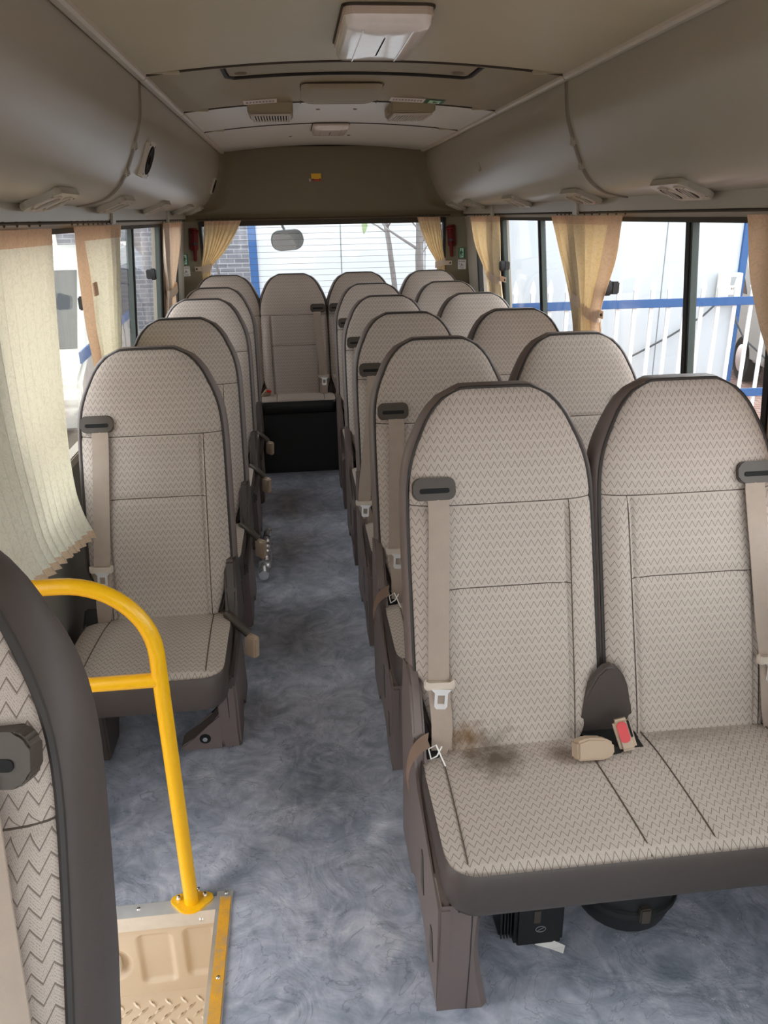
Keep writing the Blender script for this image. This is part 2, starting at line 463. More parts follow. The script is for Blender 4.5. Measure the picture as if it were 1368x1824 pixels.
# metal edgings
e1 = empty('step_edging', (0, 0, 0), 'bare aluminium edging strip along the top of the stair riser', 'edging')
prism('angle_strip', [(ST_Y1 + 0.034, 0.001), (ST_Y1 + 0.034, 0.005), (ST_Y1 - 0.004, 0.005), (ST_Y1 - 0.004, -0.036), (ST_Y1, -0.036), (ST_Y1, 0.001)], 0, -0.735, ST_X - 0.002, 'aluminium', e1)
screw_me = lathe_me('screw', [(0.0001, 0.0028), (0.003, 0.0026), (0.005, 0.001), (0.0052, 0)], 'chrome', 12)
for x in (-0.66, -0.443, -0.54): obj('screw', screw_me, e1, (x, ST_Y1 + 0.02, 0.005))
for x in (-0.30, -0.64): obj('screw', screw_me, e1, (x, ST_Y1 - 0.004, -0.022), (PI / 2, 0, 0))
e2 = empty('step_nosing', (0, 0, 0), 'aluminium step nosing with worn yellow grip strip beside the aisle', 'edging')
prism('nosing_profile', [(ST_X - 0.003, -0.03), (ST_X - 0.003, 0.006), (ST_X + 0.034, 0.006), (ST_X + 0.034, 0.001), (ST_X, 0.001), (ST_X, -0.03)], 1, ST_Y0, ST_Y1 + 0.046, 'aluminium', e2)
box('grip_strip', (ST_X + 0.006, ST_Y0, 0.006), (ST_X + 0.031, ST_Y1 + 0.028, 0.0085), 'worn_yellow', e2)
for y in (ST_Y1 + 0.038, 1.21, 0.98): obj('screw', screw_me, e2, (ST_X + 0.019, y, 0.0075))

# side walls ------------------------------------------------------
WIN = [(1.80, 3.03), (3.15, 4.38), (4.50, 4.97)]
Z_SILL, Z_TOP = 0.80, 1.474
def wall_slab(name, s, y0, y1, z0, z1, mt, parent, d0=0.0, th=0.035, bevel=0.0):
    zs = [z0, z1] if (z0 >= 0.8 or z1 <= 0.8) else [z0, 0.8, z1]
    poly = [(XC + s * (wall_d(z) + d0), z) for z in zs] + [(XC + s * (wall_d(z) + d0 + th), z) for z in zs[::-1]]
    return prism(name, poly, 1, y0, y1, mt, parent, bevel)
def build_wall(s, side):
    wl = empty('wall_' + side, (0, 0, 0), 'grey lower side panel and window pillars on the %s side of the bus' % side, kind='structure')
    if s > 0: wall_slab('lower_panel', s, Y_FRONT, Y_REAR, -0.05, Z_SILL, 'wall_panel', wl)
    else:
        wall_slab('lower_panel', s, ST_Y1, Y_REAR, -0.05, Z_SILL, 'wall_panel', wl)
        wall_slab('lower_panel', s, Y_FRONT, ST_Y0, -0.05, Z_SILL, 'wall_panel', wl)
    wall_slab('sill_trim', s, 1.6, 5.0, Z_SILL - 0.02, Z_SILL + 0.012, 'wall_trim', wl, -0.012, 0.04, 0.004)
    wall_slab('header', s, Y_FRONT, Y_REAR, Z_TOP, 1.60, 'wall_trim', wl, 0.0, 0.06)
    wall_slab('header_strip', s, Y_FRONT, 5.2, 1.503, 1.548, 'duct', wl, -0.028, 0.03, 0.003)
    for (a, b_) in ((1.60, 1.80), (3.03, 3.15), (4.38, 4.50), (4.97, Y_REAR)):
        wall_slab('pillar', s, a, b_, Z_SILL, Z_TOP, 'wall_trim', wl, 0.0, 0.05, 0.004)
    wall_slab('pillar', s, 0.1, 0.2, Z_SILL, Z_TOP, 'wall_trim', wl, 0.0, 0.05)
    if s < 0:
        wall_slab('pillar', s, ST_Y0 - 0.06, ST_Y0, Z_SILL, Z_TOP, 'wall_trim', wl, 0.0, 0.05)
        wall_slab('door_post', s, ST_Y1, 1.6, Z_SILL, Z_TOP, 'wall_trim', wl, 0.0, 0.05)
    for y in (3.09, 4.42): wall_slab('header_strap', s, y - 0.028, y + 0.028, 1.49, 1.552, 'duct', wl, -0.036, 0.01, 0.003)
    xr = XC + s * (wall_d(1.497) - 0.018)
    tube('curtain_track', [(xr, 1.0, 1.4985), (xr, 5.2, 1.4985)], 0.0045, 'joint_dark', wl, 6)
    return wl
WL = build_wall(-1, 'left'); WR = build_wall(1, 'right')

def build_window(idx, s, y0, y1, split, side, desc):
    wn = empty('window_%d' % idx, (0, 0, 0), desc, kind='structure')
    g = 0.018
    # rubber gasket frame
    wall_slab('gasket', s, y0 - g, y0 + g * 0.6, Z_SILL, Z_TOP, 'rubber', wn, -0.004, 0.03, 0.003)
    wall_slab('gasket', s, y1 - g * 0.6, y1 + g, Z_SILL, Z_TOP, 'rubber', wn, -0.004, 0.03, 0.003)
    wall_slab('top_gasket', s, y0, y1, Z_TOP - 0.006, Z_TOP + 0.008, 'joint_dark', wn, -0.004, 0.03)
    if split:
        wall_slab('sash_bar', s, split - 0.014, split + 0.014, Z_SILL, Z_TOP, 'rubber', wn, 0.006, 0.03, 0.003)
        wall_slab('sash_trim', s, split - 0.024, split - 0.014, Z_SILL, Z_TOP, 'gasket_green', wn, 0.01, 0.02)
        wall_slab('glass_pane', s, y0, split, Z_SILL, Z_TOP, 'glass', wn, 0.018, 0.004)
        wall_slab('glass_pane', s, split, y1, Z_SILL, Z_TOP, 'glass', wn, 0.026, 0.004)
        # sash stile of the sliding pane at its far end
        wall_slab('sash_stile', s, y1 - 0.05, y1 - 0.025, Z_SILL, Z_TOP, 'gasket_green', wn, 0.0, 0.024, 0.003)
    else:
        wall_slab('glass_pane', s, y0, y1, Z_SILL, Z_TOP, 'glass', wn, 0.02, 0.004)
    return wn
build_window(1, 1, *WIN[0], 2.255, 'right', 'large sliding side window behind the front bench on the right')
build_window(2, 1, *WIN[1], 3.70, 'right', 'middle sliding side window on the right')
build_window(3, 1, *WIN[2], None, 'right', 'narrow rear quarter window on the right')
build_window(4, -1, *WIN[0], 2.30, 'left', 'side window behind the long cream curtain on the left')
build_window(5, -1, *WIN[1], 3.66, 'left', 'middle sliding side window on the left')
build_window(6, -1, *WIN[2], None, 'left', 'narrow rear quarter window on the left')
build_window(7, 1, 0.2, 1.60, None, 'right', 'front side window beside the camera on the right')
build_window(8, -1, 0.2, ST_Y0 - 0.06, None, 'left', 'front side window ahead of the open doorway on the left')
build_window(9, 1, -1.7, 0.1, None, 'right', 'driver side window on the right')
build_window(10, -1, -1.7, 0.1, None, 'left', 'front passenger side window on the left')

def latch(s, y, z, label):
    e = empty('window_latch', (XC + s * (wall_d(z) + 0.004), y, z), label, 'latch', 'black window latches')
    obj('base', box_me('base', (-0.010, -0.016, -0.022), (0.018, 0.016, 0.022), 'plastic_black', 0.004), e)
    obj('grip', cached('grip', lambda: prism_me('grip', [(-0.012, -0.028), (0.012, -0.022), (0.02, 0.0), (0.012, 0.022), (-0.012, 0.028), (-0.02, 0.0)], 0, -0.014, 0.014, 'plastic_black', 0.005)), e, (-s * 0.022, 0, 0))
latch(1, 2.80, 1.243, 'black window latch beside the gold curtain over the second bench')
latch(1, 4.31, 1.236, 'black window latch nearest the rear on the right windows')
latch(-1, 2.72, 1.25, 'black window latch half hidden by the second left curtain')
latch(-1, 4.0, 1.258, 'black window latch on the dark sash bar of the left rear window')

# rear wall and rear window --------------------------------------
wr = empty('wall_rear', (0, 0, 0), 'olive beige rear bulkhead and window surround', kind='structure')
RX0, RX1, RZ0, RZ1 = -0.585, 1.0, 0.90, 1.484
box('lower_panel', (XC - 0.96, 5.33, -0.05), (XC + 0.96, 5.42, RZ0), 'wall_trim', wr)
def corner_pillar(s):
    xa = RX0 if s < 0 else RX1; xb = XC + s * 0.97
    poly = [(xa, 5.345), (xa + s * 0.02, 5.325), (xb, 5.25), (xb, 5.42), (xa, 5.42)]
    return prism('corner_pillar', poly, 2, RZ0 - 0.1, RZ1 + 0.09, 'bulkhead', wr, 0.006)
corner_pillar(-1); corner_pillar(1)
def build_bulkhead():
    rows = []
    for j in range(25):
        v = j / 24
        row = []
        for i in range(61):
            u = i / 60 * 2 - 1
            # side outline follows the duct section
            z = 1.488 + v * 0.43
            dside = sinterp([(1.48, 0.905), (1.545, 0.86), (1.565, 0.785), (1.60, 0.735), (1.65, 0.70), (1.72, 0.67), (1.785, 0.645), (1.87, 0.625), (1.93, 0.612)], z)
            x = XC + u * (dside + 0.015)
            zz = z if v < 0.9 else min(z, zc(x) + 0.02)
            edge = 0.085 * ss(0.80, 1.0, abs(u)) ** 1.4
            low = 0.05 * (1 - ss(0.0, 0.10, v))
            row.append((x, 5.372 - edge - low - 0.02 * (1 - v), zz))
        rows.append(row)
    # lip under the bulkhead
    lip = [(p[0], 5.42, p[2]) for p in rows[0]]
    return obj('bulkhead_panel', grid_me('bulkhead_panel', [lip] + rows, 'bulkhead', sharp=60, recalc=False), wr)
build_bulkhead()
box('backing', (XC - 0.97, 5.40, 1.48), (XC + 0.97, 5.44, 2.05), 'joint_dark', wr)
rw = empty('window_11', (0, 0, 0), 'wide rear window with thin defroster lines', kind='structure')
box('top_frame', (RX0, 5.36, 1.456), (RX1, 5.40, 1.49), 'joint_dark', rw)
prism('gasket', [(RX0 - 0.012, 5.34), (RX0 + 0.014, 5.34), (RX0 + 0.014, 5.40), (RX0 - 0.012, 5.40)], 2, RZ0, RZ1, 'rubber', rw)
prism('gasket', [(RX1 - 0.014, 5.34), (RX1 + 0.012, 5.34), (RX1 + 0.012, 5.40), (RX1 - 0.014, 5.40)], 2, RZ0, RZ1, 'rubber', rw)
box('sill', (RX0, 5.33, RZ0 - 0.02), (RX1, 5.41, RZ0 + 0.014), 'wall_trim', rw, 0.005)
box('glass_pane', (RX0, 5.385, RZ0), (RX1, 5.390, RZ1), 'glass', rw)
for k in range(14):
    z = 0.955 + k * 0.0375
    tube('defroster_line', [(RX0 + 0.02, 5.3835, z), (RX1 - 0.02, 5.3835, z)], 0.0009, 'joint_grey', rw, 4)
    if k in (5, 6): pass

# overhead ducts --------------------------------------------------
PROF = [(0.640, 1.886), (0.642, 1.86), (0.651, 1.784), (0.672, 1.722), (0.70, 1.655), (0.732, 1.603), (0.775, 1.568), (0.818, 1.553), (0.875, 1.543)]
def prof_pts():
    pts = []
    tz = [(i, p[0]) for i, p in enumerate(PROF)]; tw = [(i, p[1]) for i, p in enumerate(PROF)]
    for k in range(0, (len(PROF) - 1) * 5 + 1): pts.append((sinterp(tz, k / 5), sinterp(tw, k / 5)))
    return pts
PP = prof_pts()
def duct(idx, s, y0, y1, label):
    ys = [y0 + (y1 - y0) * k / 12 for k in range(13)]
    d = obj('trim_%d' % idx, grid_me('duct_panel', [[(XC + s * p[0], y, p[1]) for p in PP] for y in ys], 'duct'))
    return tag(d, label, kind='structure')
JY = 2.61
duct(1, -1, Y_FRONT, JY - 0.006, 'curved overhead duct panel nearest the camera on the left')
duct(2, -1, JY + 0.006, 5.33, 'curved overhead duct panel with speaker towards the rear on the left')
duct(3, 1, Y_FRONT, JY - 0.006, 'curved overhead duct panel nearest the camera on the right')
duct(4, 1, JY + 0.006, 5.33, 'curved overhead duct panel towards the rear on the right')
k_ = 5
for s in (-1, 1):
    side = 'left' if s < 0 else 'right'
    # joint strip between duct panels
    jm = grid_me('joint_strip', [[(XC + s * (p[0] - o[0]), JY + o[1], p[1] - o[0] * 0.8) for p in PP] for o in ((-0.004, -0.012), (0.004, -0.010), (0.004, 0.010), (-0.004, 0.012))], 'joint_grey', sharp=30)
    j = obj('trim_%d' % k_, jm); tag(j, 'grey joint strip with two clips across the %s overhead duct' % side, kind='structure'); k_ += 1
    for zt in (1.71, 1.64):
        dd = sinterp(sorted([(p[1], p[0]) for p in PP]), zt)
        box('clip', (XC + s * dd - 0.009, JY - 0.012, zt - 0.014), (XC + s * dd + 0.009, JY + 0.018, zt + 0.014), 'duct', j, 0.004)
    # ceiling rail in segments
    segs = [Y_FRONT, 2.56, 3.39, 4.14, 5.34]
    rl = empty('trim_%d' % k_, (0, 0, 0), 'pale rail where the ceiling meets the %s overhead duct' % side, kind='structure'); k_ += 1
    for a, b_ in zip(segs, segs[1:]):
        pr = [(0.608, 1.889), (0.611, 1.878), (0.618, 1.873), (0.632, 1.873), (0.639, 1.878), (0.641, 1.887), (0.641, 1.9), (0.608, 1.9)]
        prism('rail_segment', [(XC + s * p[0], p[1]) for p in pr], 1, a + 0.004, b_ - 0.004, 'rail_light', rl)
    prism('rail_shadow_gap', [(XC + s * q, zz) for q, zz in ((0.606, 1.892), (0.645, 1.892), (0.645, 1.90), (0.606, 1.90))], 1, Y_FRONT, 5.34, 'joint_dark', rl)
    # dark line where the duct ends above the window header
    box('trim_line', (XC + s * 0.872 - 0.004, Y_FRONT, 1.540), (XC + s * 0.872 + 0.004, 5.3, 1.546), 'joint_dark', rl)
# ceiling panels --------------------------------------------------
ce = empty('ceiling', (0, 0, 0), 'arched ceiling of headliner panels with a roof hatch recess', kind='structure')
def ceil_panel(name, y0, y1, mt, ext=None, nx=60, ny=6):
    rows = []
    for j in range(ny + 1):
        y = y0 + (y1 - y0) * j / ny
        row = []
        for i in range(nx + 1):
            x = XC - 0.612 + 1.224 * i / nx
            z = zc(x) + (ext(x, y) if ext else 0)
            # rolled edges at the seams
            e = min(y - y0, y1 - y)
            z += 0.010 * (1 - ss(0, 0.012, e))
            row.append((x, y, z))
        rows.append(row)
    return obj(name, grid_me(name, rows, mt, recalc=False), ce)
ceil_panel('ceiling_panel', Y_FRONT, 2.556, 'headliner', ny=300)
ceil_panel('ceiling_panel', 3.396, 4.132, 'headliner_sheen', ny=60)
ceil_panel('ceiling_panel', 4.140, 5.35, 'headliner_sheen', ny=100)
for y in (2.560, 3.392, 4.136):   # dark recessed joints
    tube('joint', [(XC - 0.612 + 1.224 * i / 30, y, zc(XC - 0.612 + 1.224 * i / 30) + 0.001) for i in range(31)], 0.0042, 'joint_dark', ce, 6)
    rows = [[(XC - 0.612 + 1.224 * i / 30, y + dy, zc(XC - 0.612 + 1.224 * i / 30) + 0.009) for i in range(31)] for dy in (-0.008, 0.008)]
    obj('joint_bed', grid_me('joint_bed', rows, 'joint_dark'), ce)
    # lighter tabs at both ends of a joint
    for s in (-1, 1):
        xa = XC + s * 0.56
        box('joint_tab', (xa - 0.045, y - 0.010, zc(xa) - 0.003), (xa + 0.045, y + 0.006, zc(xa) + 0.006), 'headliner', ce, 0.002)
RD = 0.040
def recess(x, y):
    sx = 1 - ss(0.40, 0.56, abs(x - XC))
    sy = ss(2.585, 2.615, y) * (1 - ss(2.975, 3.36, y) ** 0.9)
    return RD * sx * sy
ceil_panel('hatch_surround', 2.564, 3.388, 'hatch_trim', recess, nx=120, ny=120)
# hatch lid inside the recess
hl = empty('roof_hatch', (0, 0, 0), 'roof hatch lid recessed behind a black gasket in the ceiling', 'hatch')
def hatch_rows(x0, x1, y0, y1, dz, n=30):
    return [[(x0 + (x1 - x0) * i / n, y, zc(x0 + (x1 - x0) * i / n) + RD + dz) for i in range(n + 1)] for y in (y0, y1)]
obj('lid', grid_me('lid', hatch_rows(XC - 0.40, XC + 0.40, 2.62, 2.955, -0.006), 'hatch_trim'), hl)
gpath = [(XC - 0.41, 2.62), (XC - 0.41, 2.93), (XC - 0.39, 2.96)] + [(XC - 0.39 + 0.78 * i / 12, 2.968) for i in range(13)] + [(XC + 0.41, 2.93), (XC + 0.41, 2.62)]
tube('gasket', [(x, y, zc(x) + RD - 0.007) for x, y in gpath], 0.007, 'rubber', hl, 8)
for x in (XC - 0.36, XC + 0.36):
    obj('round_catch', lathe_me('round_catch', [(0.0001, -0.006), (0.016, -0.006), (0.02, -0.003), (0.022, 0)], 'joint_grey', 16), hl, (x, 2.90, zc(x) + RD - 0.006))
# flap between hatch and next panel
def flap_me():
    rows = []
    for j in range(15):
        v = j / 14; y = 3.115 + 0.29 * v; row = []
        for i in range(25):
            u = i / 24 * 2 - 1
            hwf = 0.148 - 0.02 * ss(0.7, 1, v)
            x = 0.208 + u * hwf
            z = zc(x) + recess(x, min(y, 3.385)) - 0.003 - 0.006 * (1 - abs(u) ** 6) * ss(0, 0.12, v)
            row.append((x, y, z))
        rows.append(row)
    return grid_me('flap', rows, 'hatch_trim', recalc=False)
obj('flap', flap_me(), hl)
tube('flap_edge', [(0.06, 3.40, zc(0.06) - 0.002), (0.06, 3.125, zc(0.06) + recess(0.06, 3.125) - 0.002), (0.075, 3.113, zc(.075) + recess(.075, 3.113) - 0.002), (0.34, 3.113, zc(.34) + recess(.34, 3.113) - 0.002), (0.356, 3.125, zc(.356) + recess(.356, 3.125) - 0.002), (0.356, 3.40, zc(.356) - 0.002)], 0.003, 'joint_dark', hl, 6)
# headliner buttons
for i, (x, y) in enumerate(((0.135, 3.62), (0.29, 3.62), (0.02, 4.72), (0.34, 4.72))):
    b_ = obj('trim_button', cached('btn', lambda: lathe_me('trim_button', [(0.0001, -0.005), (0.007, -0.004), (0.010, 0)], 'joint_grey', 12)), ce, (x, y, zc(x) + 0.001))

# outer skin keeps daylight out except through the windows; cab front with windscreen
sk = empty('wall_body_shell', (0, 0, 0), 'outer body skin of the bus above and around the cabin', kind='structure')
box('roof_skin', (XC - 1.03, Y_FRONT - 0.1, 2.04), (XC + 1.03, 5.46, 2.07), 'building_white', sk)
for s in (-1, 1):
    wall_slab('side_skin', s, Y_FRONT - 0.1, 5.46, 1.55, 2.06, 'building_white', sk, 0.085, 0.02)
wf = empty('wall_front', (0, 0, 0), 'cab front below and around the windscreen', kind='structure')
box('dash', (XC - 0.97, Y_FRONT - 0.05, -0.05), (XC + 0.97, Y_FRONT, 0.60), 'plastic_dark', wf)
box('front_header', (XC - 0.97, Y_FRONT - 0.05, 1.84), (XC + 0.97, Y_FRONT, 2.05), 'headliner', wf)
ws = empty('window_12', (0, 0, 0), 'windscreen behind the camera', kind='structure')
box('glass_pane', (XC - 0.97, Y_FRONT - 0.03, 0.60), (XC + 0.97, Y_FRONT - 0.024, 1.84), 'glass', ws)

# ------------------------------------------------------------------ ceiling fittings
def dome_lamp(name, cx_, cy_, lw, ll, h, label, glow):
    z = zc(cx_)
    e = empty(name, (cx_, cy_, z), label, 'lamp', 'ceiling lamps')
    obj('base_frame', prism_me('base_frame', rrect(0, 0, lw, ll, 0.02), 2, -h * 0.45, 0.004, 'white_plastic' if False else 'belt_plastic', 0.004), e)
    obj('gasket', prism_me('gasket', rrect(0, 0, lw + 0.008, ll + 0.008, 0.022), 2, -0.006, 0.002, 'joint_dark'), e)
    rows = []
    for (k, zz) in ((0.97, -h * 0.42), (0.95, -h * 0.8), (0.90, -h * 0.97), (0.55, -h * 1.05), (0.02, -h * 1.06)):
        rows.append([(p[0] * k if True else 0, p[1] * (1 - (1 - k) * lw / ll), zz) for p in rrect(0, 0, lw, ll, 0.022)])
    obj('lens', grid_me('lens', rows, 'lens_white', close=True), e)
    for sx in (-0.28, 0.28):
        box('lens_rib', (sx * lw - 0.002, -ll * 0.44, -h * 1.08), (sx * lw + 0.002, ll * 0.44, -h * 0.98), 'lens_clear', e, 0.001)
    return e
dome_lamp('dome_lamp', 0.232, 2.10, 0.195, 0.40, 0.045, 'large white ceiling lamp in front of the roof hatch', 0)
dome_lamp('dome_lamp', 0.215, 4.28, 0.175, 0.34, 0.030, 'smaller ceiling lamp near the rear bulkhead', 0)
def vent(cx_, cy_, label):
    z = zc(cx_)
    e = empty('ceiling_vent', (cx_, cy_, z), label, 'vent', 'slatted ceiling vents')
    obj('housing', cached('vent_h', lambda: prism_me('housing', [(-0.13, 0.01), (-0.115, -0.032), (0.10, -0.036), (0.135, 0.008)], 0, -0.088, 0.088, 'hatch_trim', 0.006)), e)
    obj('grille_bed', box_me('grille_bed', (-0.066, -0.09, -0.0375), (0.066, 0.095, -0.034), 'slot_black'), e)
    for k in range(13):
        x = -0.066 + 0.132 * k / 12
        obj('slat', cached('vslat', lambda: box_me('slat', (-0.0028, -0.094, -0.043), (0.0028, 0.098, -0.036), 'rail_light', 0.001)), e, (x, 0, 0))
    obj('grille_frame', tube_me('grille_frame', [(-0.074, -0.10, -0.038), (0.074, -0.10, -0.038), (0.074, 0.105, -0.038), (-0.074, 0.105, -0.038), (-0.074, -0.10, -0.038)], 0.005, 'rail_light', 6), e)
vent(-0.058, 3.50, 'slatted grey ceiling vent under the plain white text sticker')
vent(0.502, 3.50, 'slatted grey ceiling vent under the sticker with green pictogram')
# small stickers on the hatch surround: white strips with a row of printed characters
def surf_pt(x, y, off=-0.0015): return (x, y, zc(x) + recess(x, y) + off)
def strip_sticker(x0, x1, y0, y1, label, mt='paper', name='sticker', marks=9, cat='sticker'):
    e = empty(name, (0, 0, 0), label, cat)
    rows = [[surf_pt(x0 + (x1 - x0) * i / 12, y) for i in range(13)] for y in (y0, (y0 + y1) / 2, y1)]
    obj('backing', grid_me('backing', rows, mt), e)
    return e
def glyph_rows(n, w_, h_, seed):
    """stroke rectangles (x0,x1,y0,y1) of n dense illegible characters in a w x h strip centred on 0"""
    rnd = random.Random(seed); out = []
    cw = w_ / n
    for k in range(n):
        cx_ = -w_ / 2 + cw * (k + 0.5); g = cw * 0.78
        for q in range(3):
            yy = (q - 1) * h_ * 0.34; a = cx_ - g / 2 * rnd.uniform(0.5, 1); b_ = cx_ + g / 2 * rnd.uniform(0.5, 1)
            out.append((a, b_, yy - h_ * 0.06, yy + h_ * 0.06))
        for q in range(2):
            xx = cx_ + rnd.uniform(-0.35, 0.35) * g; out.append((xx - g * 0.07, xx + g * 0.07, -h_ * rnd.uniform(0.2, 0.5), h_ * rnd.uniform(0.2, 0.5)))
    return out
def rects_me(name, rects, fn, mt):
    v, f = [], []
    for (a, b_, c, d) in rects:
        k = len(v); v += [fn(a, c), fn(b_, c), fn(b_, d), fn(a, d)]; f.append((k, k + 1, k + 2, k + 3))
    return mesh_data(name, v, f, mt)
YS0, YS1 = 3.285, 3.365
e = strip_sticker(-0.155, -0.03, YS0, YS1, 'white text sticker on the hatch surround left of the flap')
obj('lettering', rects_me('lettering', glyph_rows(9, 0.11, 0.03, 1), lambda a, b_: surf_pt(-0.0925 + a, 3.315 - b_, -0.003), 'print'), e)
e = strip_sticker(0.402, 0.535, YS0, YS1, 'white text sticker on the hatch surround right of the flap')
obj('lettering', rects_me('lettering', glyph_rows(10, 0.118, 0.03, 2), lambda a, b_: surf_pt(0.4685 + a, 3.315 - b_, -0.003), 'print'), e)
e = strip_sticker(0.538, 0.612, YS0, YS1, 'green and pale exit pictogram sticker beside the white text sticker', 'sign_green')
obj('pale_field', rects_me('pale_field', [(-0.022, 0.022, -0.03, 0.028)], lambda a, b_: surf_pt(0.575 + a, 3.325 - b_, -0.0025), 'sign_pale'), e)
obj('pictogram', rects_me('pictogram', [(-0.008, 0.002, 0.0, 0.016), (-0.004, 0.014, -0.012, -0.004), (0.002, 0.012, -0.004, 0.004)], lambda a, b_: surf_pt(0.575 + a, 3.325 - b_, -0.0035), 'sign_green'), e)

# ------------------------------------------------------------------ air outlets and speakers on the ducts
def outlet(s, y, label):
    e = empty('air_outlet', (XC + s * 0.803, y, 1.553), label, 'air outlet', 'air outlets along the overhead ducts')
    e.rotation_euler = (0, -s * math.radians(-22), 0)
    obj('plate', cached('ao_plate', lambda: prism_me('plate', rrect(0, 0, 0.105, 0.20, 0.022), 2, -0.010, 0.006, 'duct', 0.003)), e)
    for q in (-0.046, 0.046):
        nz = obj('nozzle', cached('ao_n', lambda: lathe_me('nozzle', [(0.040, -0.009), (0.039, -0.014), (0.035, -0.014), (0.033, -0.009)], 'rail_light', 18)), e, (0, q, 0))
        obj('throat_shade', cached('ao_t', lambda: lathe_me('throat_shade', [(0.034, -0.0112), (0.0001, -0.0118)], 'slot_black', 18)), nz)  # black disc on the plate paints the shade of an open throat
        for k in (-1, 0, 1):
            obj('louvre', cached('ao_l', lambda: box_me('louvre', (-0.032, -0.0018, -0.0145), (0.032, 0.0018, -0.0105), 'duct')), nz, (0, k * 0.014, 0), (0, 0, 0.5))
    for q in (-0.093, 0.093): obj('screw', cached('ao_s', lambda: lathe_me('screw', [(0.0001, -0.0115), (0.004, -0.011), (0.0045, -0.009)], 'joint_grey', 8)), e, (0.03, q, 0))
OY = [2.11, 2.87, 3.72, 4.6, 5.12]
words = ['nearest the camera', 'second from the camera', 'third from the camera', 'fourth from the camera', 'closest to the rear bulkhead']
for s, side in ((-1, 'left'), (1, 'right')):
    for y, wd in zip(OY, words): outlet(s, y, 'beige twin air outlet under the %s overhead duct, %s' % (side, wd))
def on_duct(s, z):
    tab = sorted([(p[1], p[0]) for p in PP]); d = interp(tab, z); d2 = interp(tab, z + 0.01)
    return XC + s * d, math.atan2((d - d2), 0.01)
def duct_speaker(y, z, label, sc_=1.0):
    x, a = on_duct(-1, z)
    e = empty('speaker', (x, y, z), label, 'speaker', 'duct speakers')
    e.rotation_euler = (0, a, 0); e.scale = (sc_,) * 3
    obj('frame', cached('sp_f', lambda: prism_me('frame', rrect(0, 0, 0.115, 0.115, 0.012), 0, -0.004, 0.012, 'rail_light', 0.003)), e)
    obj('cone', cached('sp_c', lambda: lathe_me('cone', [(0.046, 0.0125), (0.044, 0.016), (0.040, 0.0135), (0.014, 0.0128), (0.012, 0.018), (0.0001, 0.02)], 'slot_black', 20, 'x')), e)
    for (q, r) in ((-1, -1), (-1, 1), (1, -1), (1, 1)): obj('screw', cached('sp_s', lambda: lathe_me('screw', [(0.005, 0.012), (0.0001, 0.0135)], 'slot_black', 8, 'x')), e, (0, q * 0.046, r * 0.046))
duct_speaker(2.85, 1.688, 'square speaker with black cone on the left overhead duct')
duct_speaker(5.16, 1.69, 'slim speaker grille on the left duct against the rear bulkhead', 0.85)
# coat hook mark on the right duct
x, a = on_duct(1, 1.70)
hk = empty('coat_hook', (x, 3.92, 1.70), 'tiny moulded hook on the right overhead duct', 'hook'); hk.rotation_euler = (0, -a, 0)
obj('hook_stem', tube_me('hook_stem', [(0.002, 0, 0.03), (-0.004, 0, 0.0), (-0.010, 0, -0.01), (-0.014, 0, 0.002)], 0.003, 'duct', 6), hk)
obj('hook_plate', box_me('hook_plate', (-0.002, -0.008, -0.012), (0.004, 0.008, 0.034), 'duct', 0.002), hk)

# ------------------------------------------------------------------ seats
ZT = 1.14; SL = 0.255 / 0.78
def yb(z): return -SL * (ZT - z)
HW = [(0.36, 0.168), (0.40, 0.182), (0.44, 0.196), (0.476, 0.207), (0.515, 0.221), (0.56, 0.2225), (0.65, 0.222), (0.83, 0.221), (0.92, 0.2185), (0.97, 0.212), (1.01, 0.2), (1.05, 0.182), (1.085, 0.163), (1.11, 0.142), (1.128, 0.120), (1.137, 0.105), (1.14, 0.088)]
def hw(z): return sinterp(HW, z)
def thick(z): return interp([(0.36, 0.10), (0.7, 0.105), (1.0, 0.07), (1.14, 0.03)], z)
Z_S1, Z_S2 = 0.90, 0.722
def xseam(z): return 0.146 + 0.006 * (z - 0.37) / 0.53
def puff(u, z):
    q = math.sqrt(max(0.0, min(1.0, (ZT - z) / 0.06)))
    x = abs(u) * hw(z)
    e = max(0.0, 1 - abs(u) ** 5) ** 0.55
    p = 0.030 * e * q
    if z < Z_S1:   # side bolsters and a dished centre
        k = ss(0, 0.05, Z_S1 - z)
        p += k * (0.010 * math.exp(-((x - 0.185) / 0.022) ** 2) - 0.006 * (1 - ss(0.10, 0.146, x)))
        p -= 0.007 * math.exp(-((x - xseam(z)) / 0.0045) ** 2)
    p -= 0.006 * math.exp(-((z - Z_S1) / 0.006) ** 2)
    if x < xseam(z): p -= 0.005 * math.exp(-((z - Z_S2) / 0.006) ** 2)
    return p
def front_pt(x, z, off=0.0):
    u = max(-1, min(1, x / hw(z)))
    u = max(-1, min(1, x / (hw(z) - 0.012)))
    return (x, yb(z) - 0.012 - puff(u, z) * 0.9 - off, z)
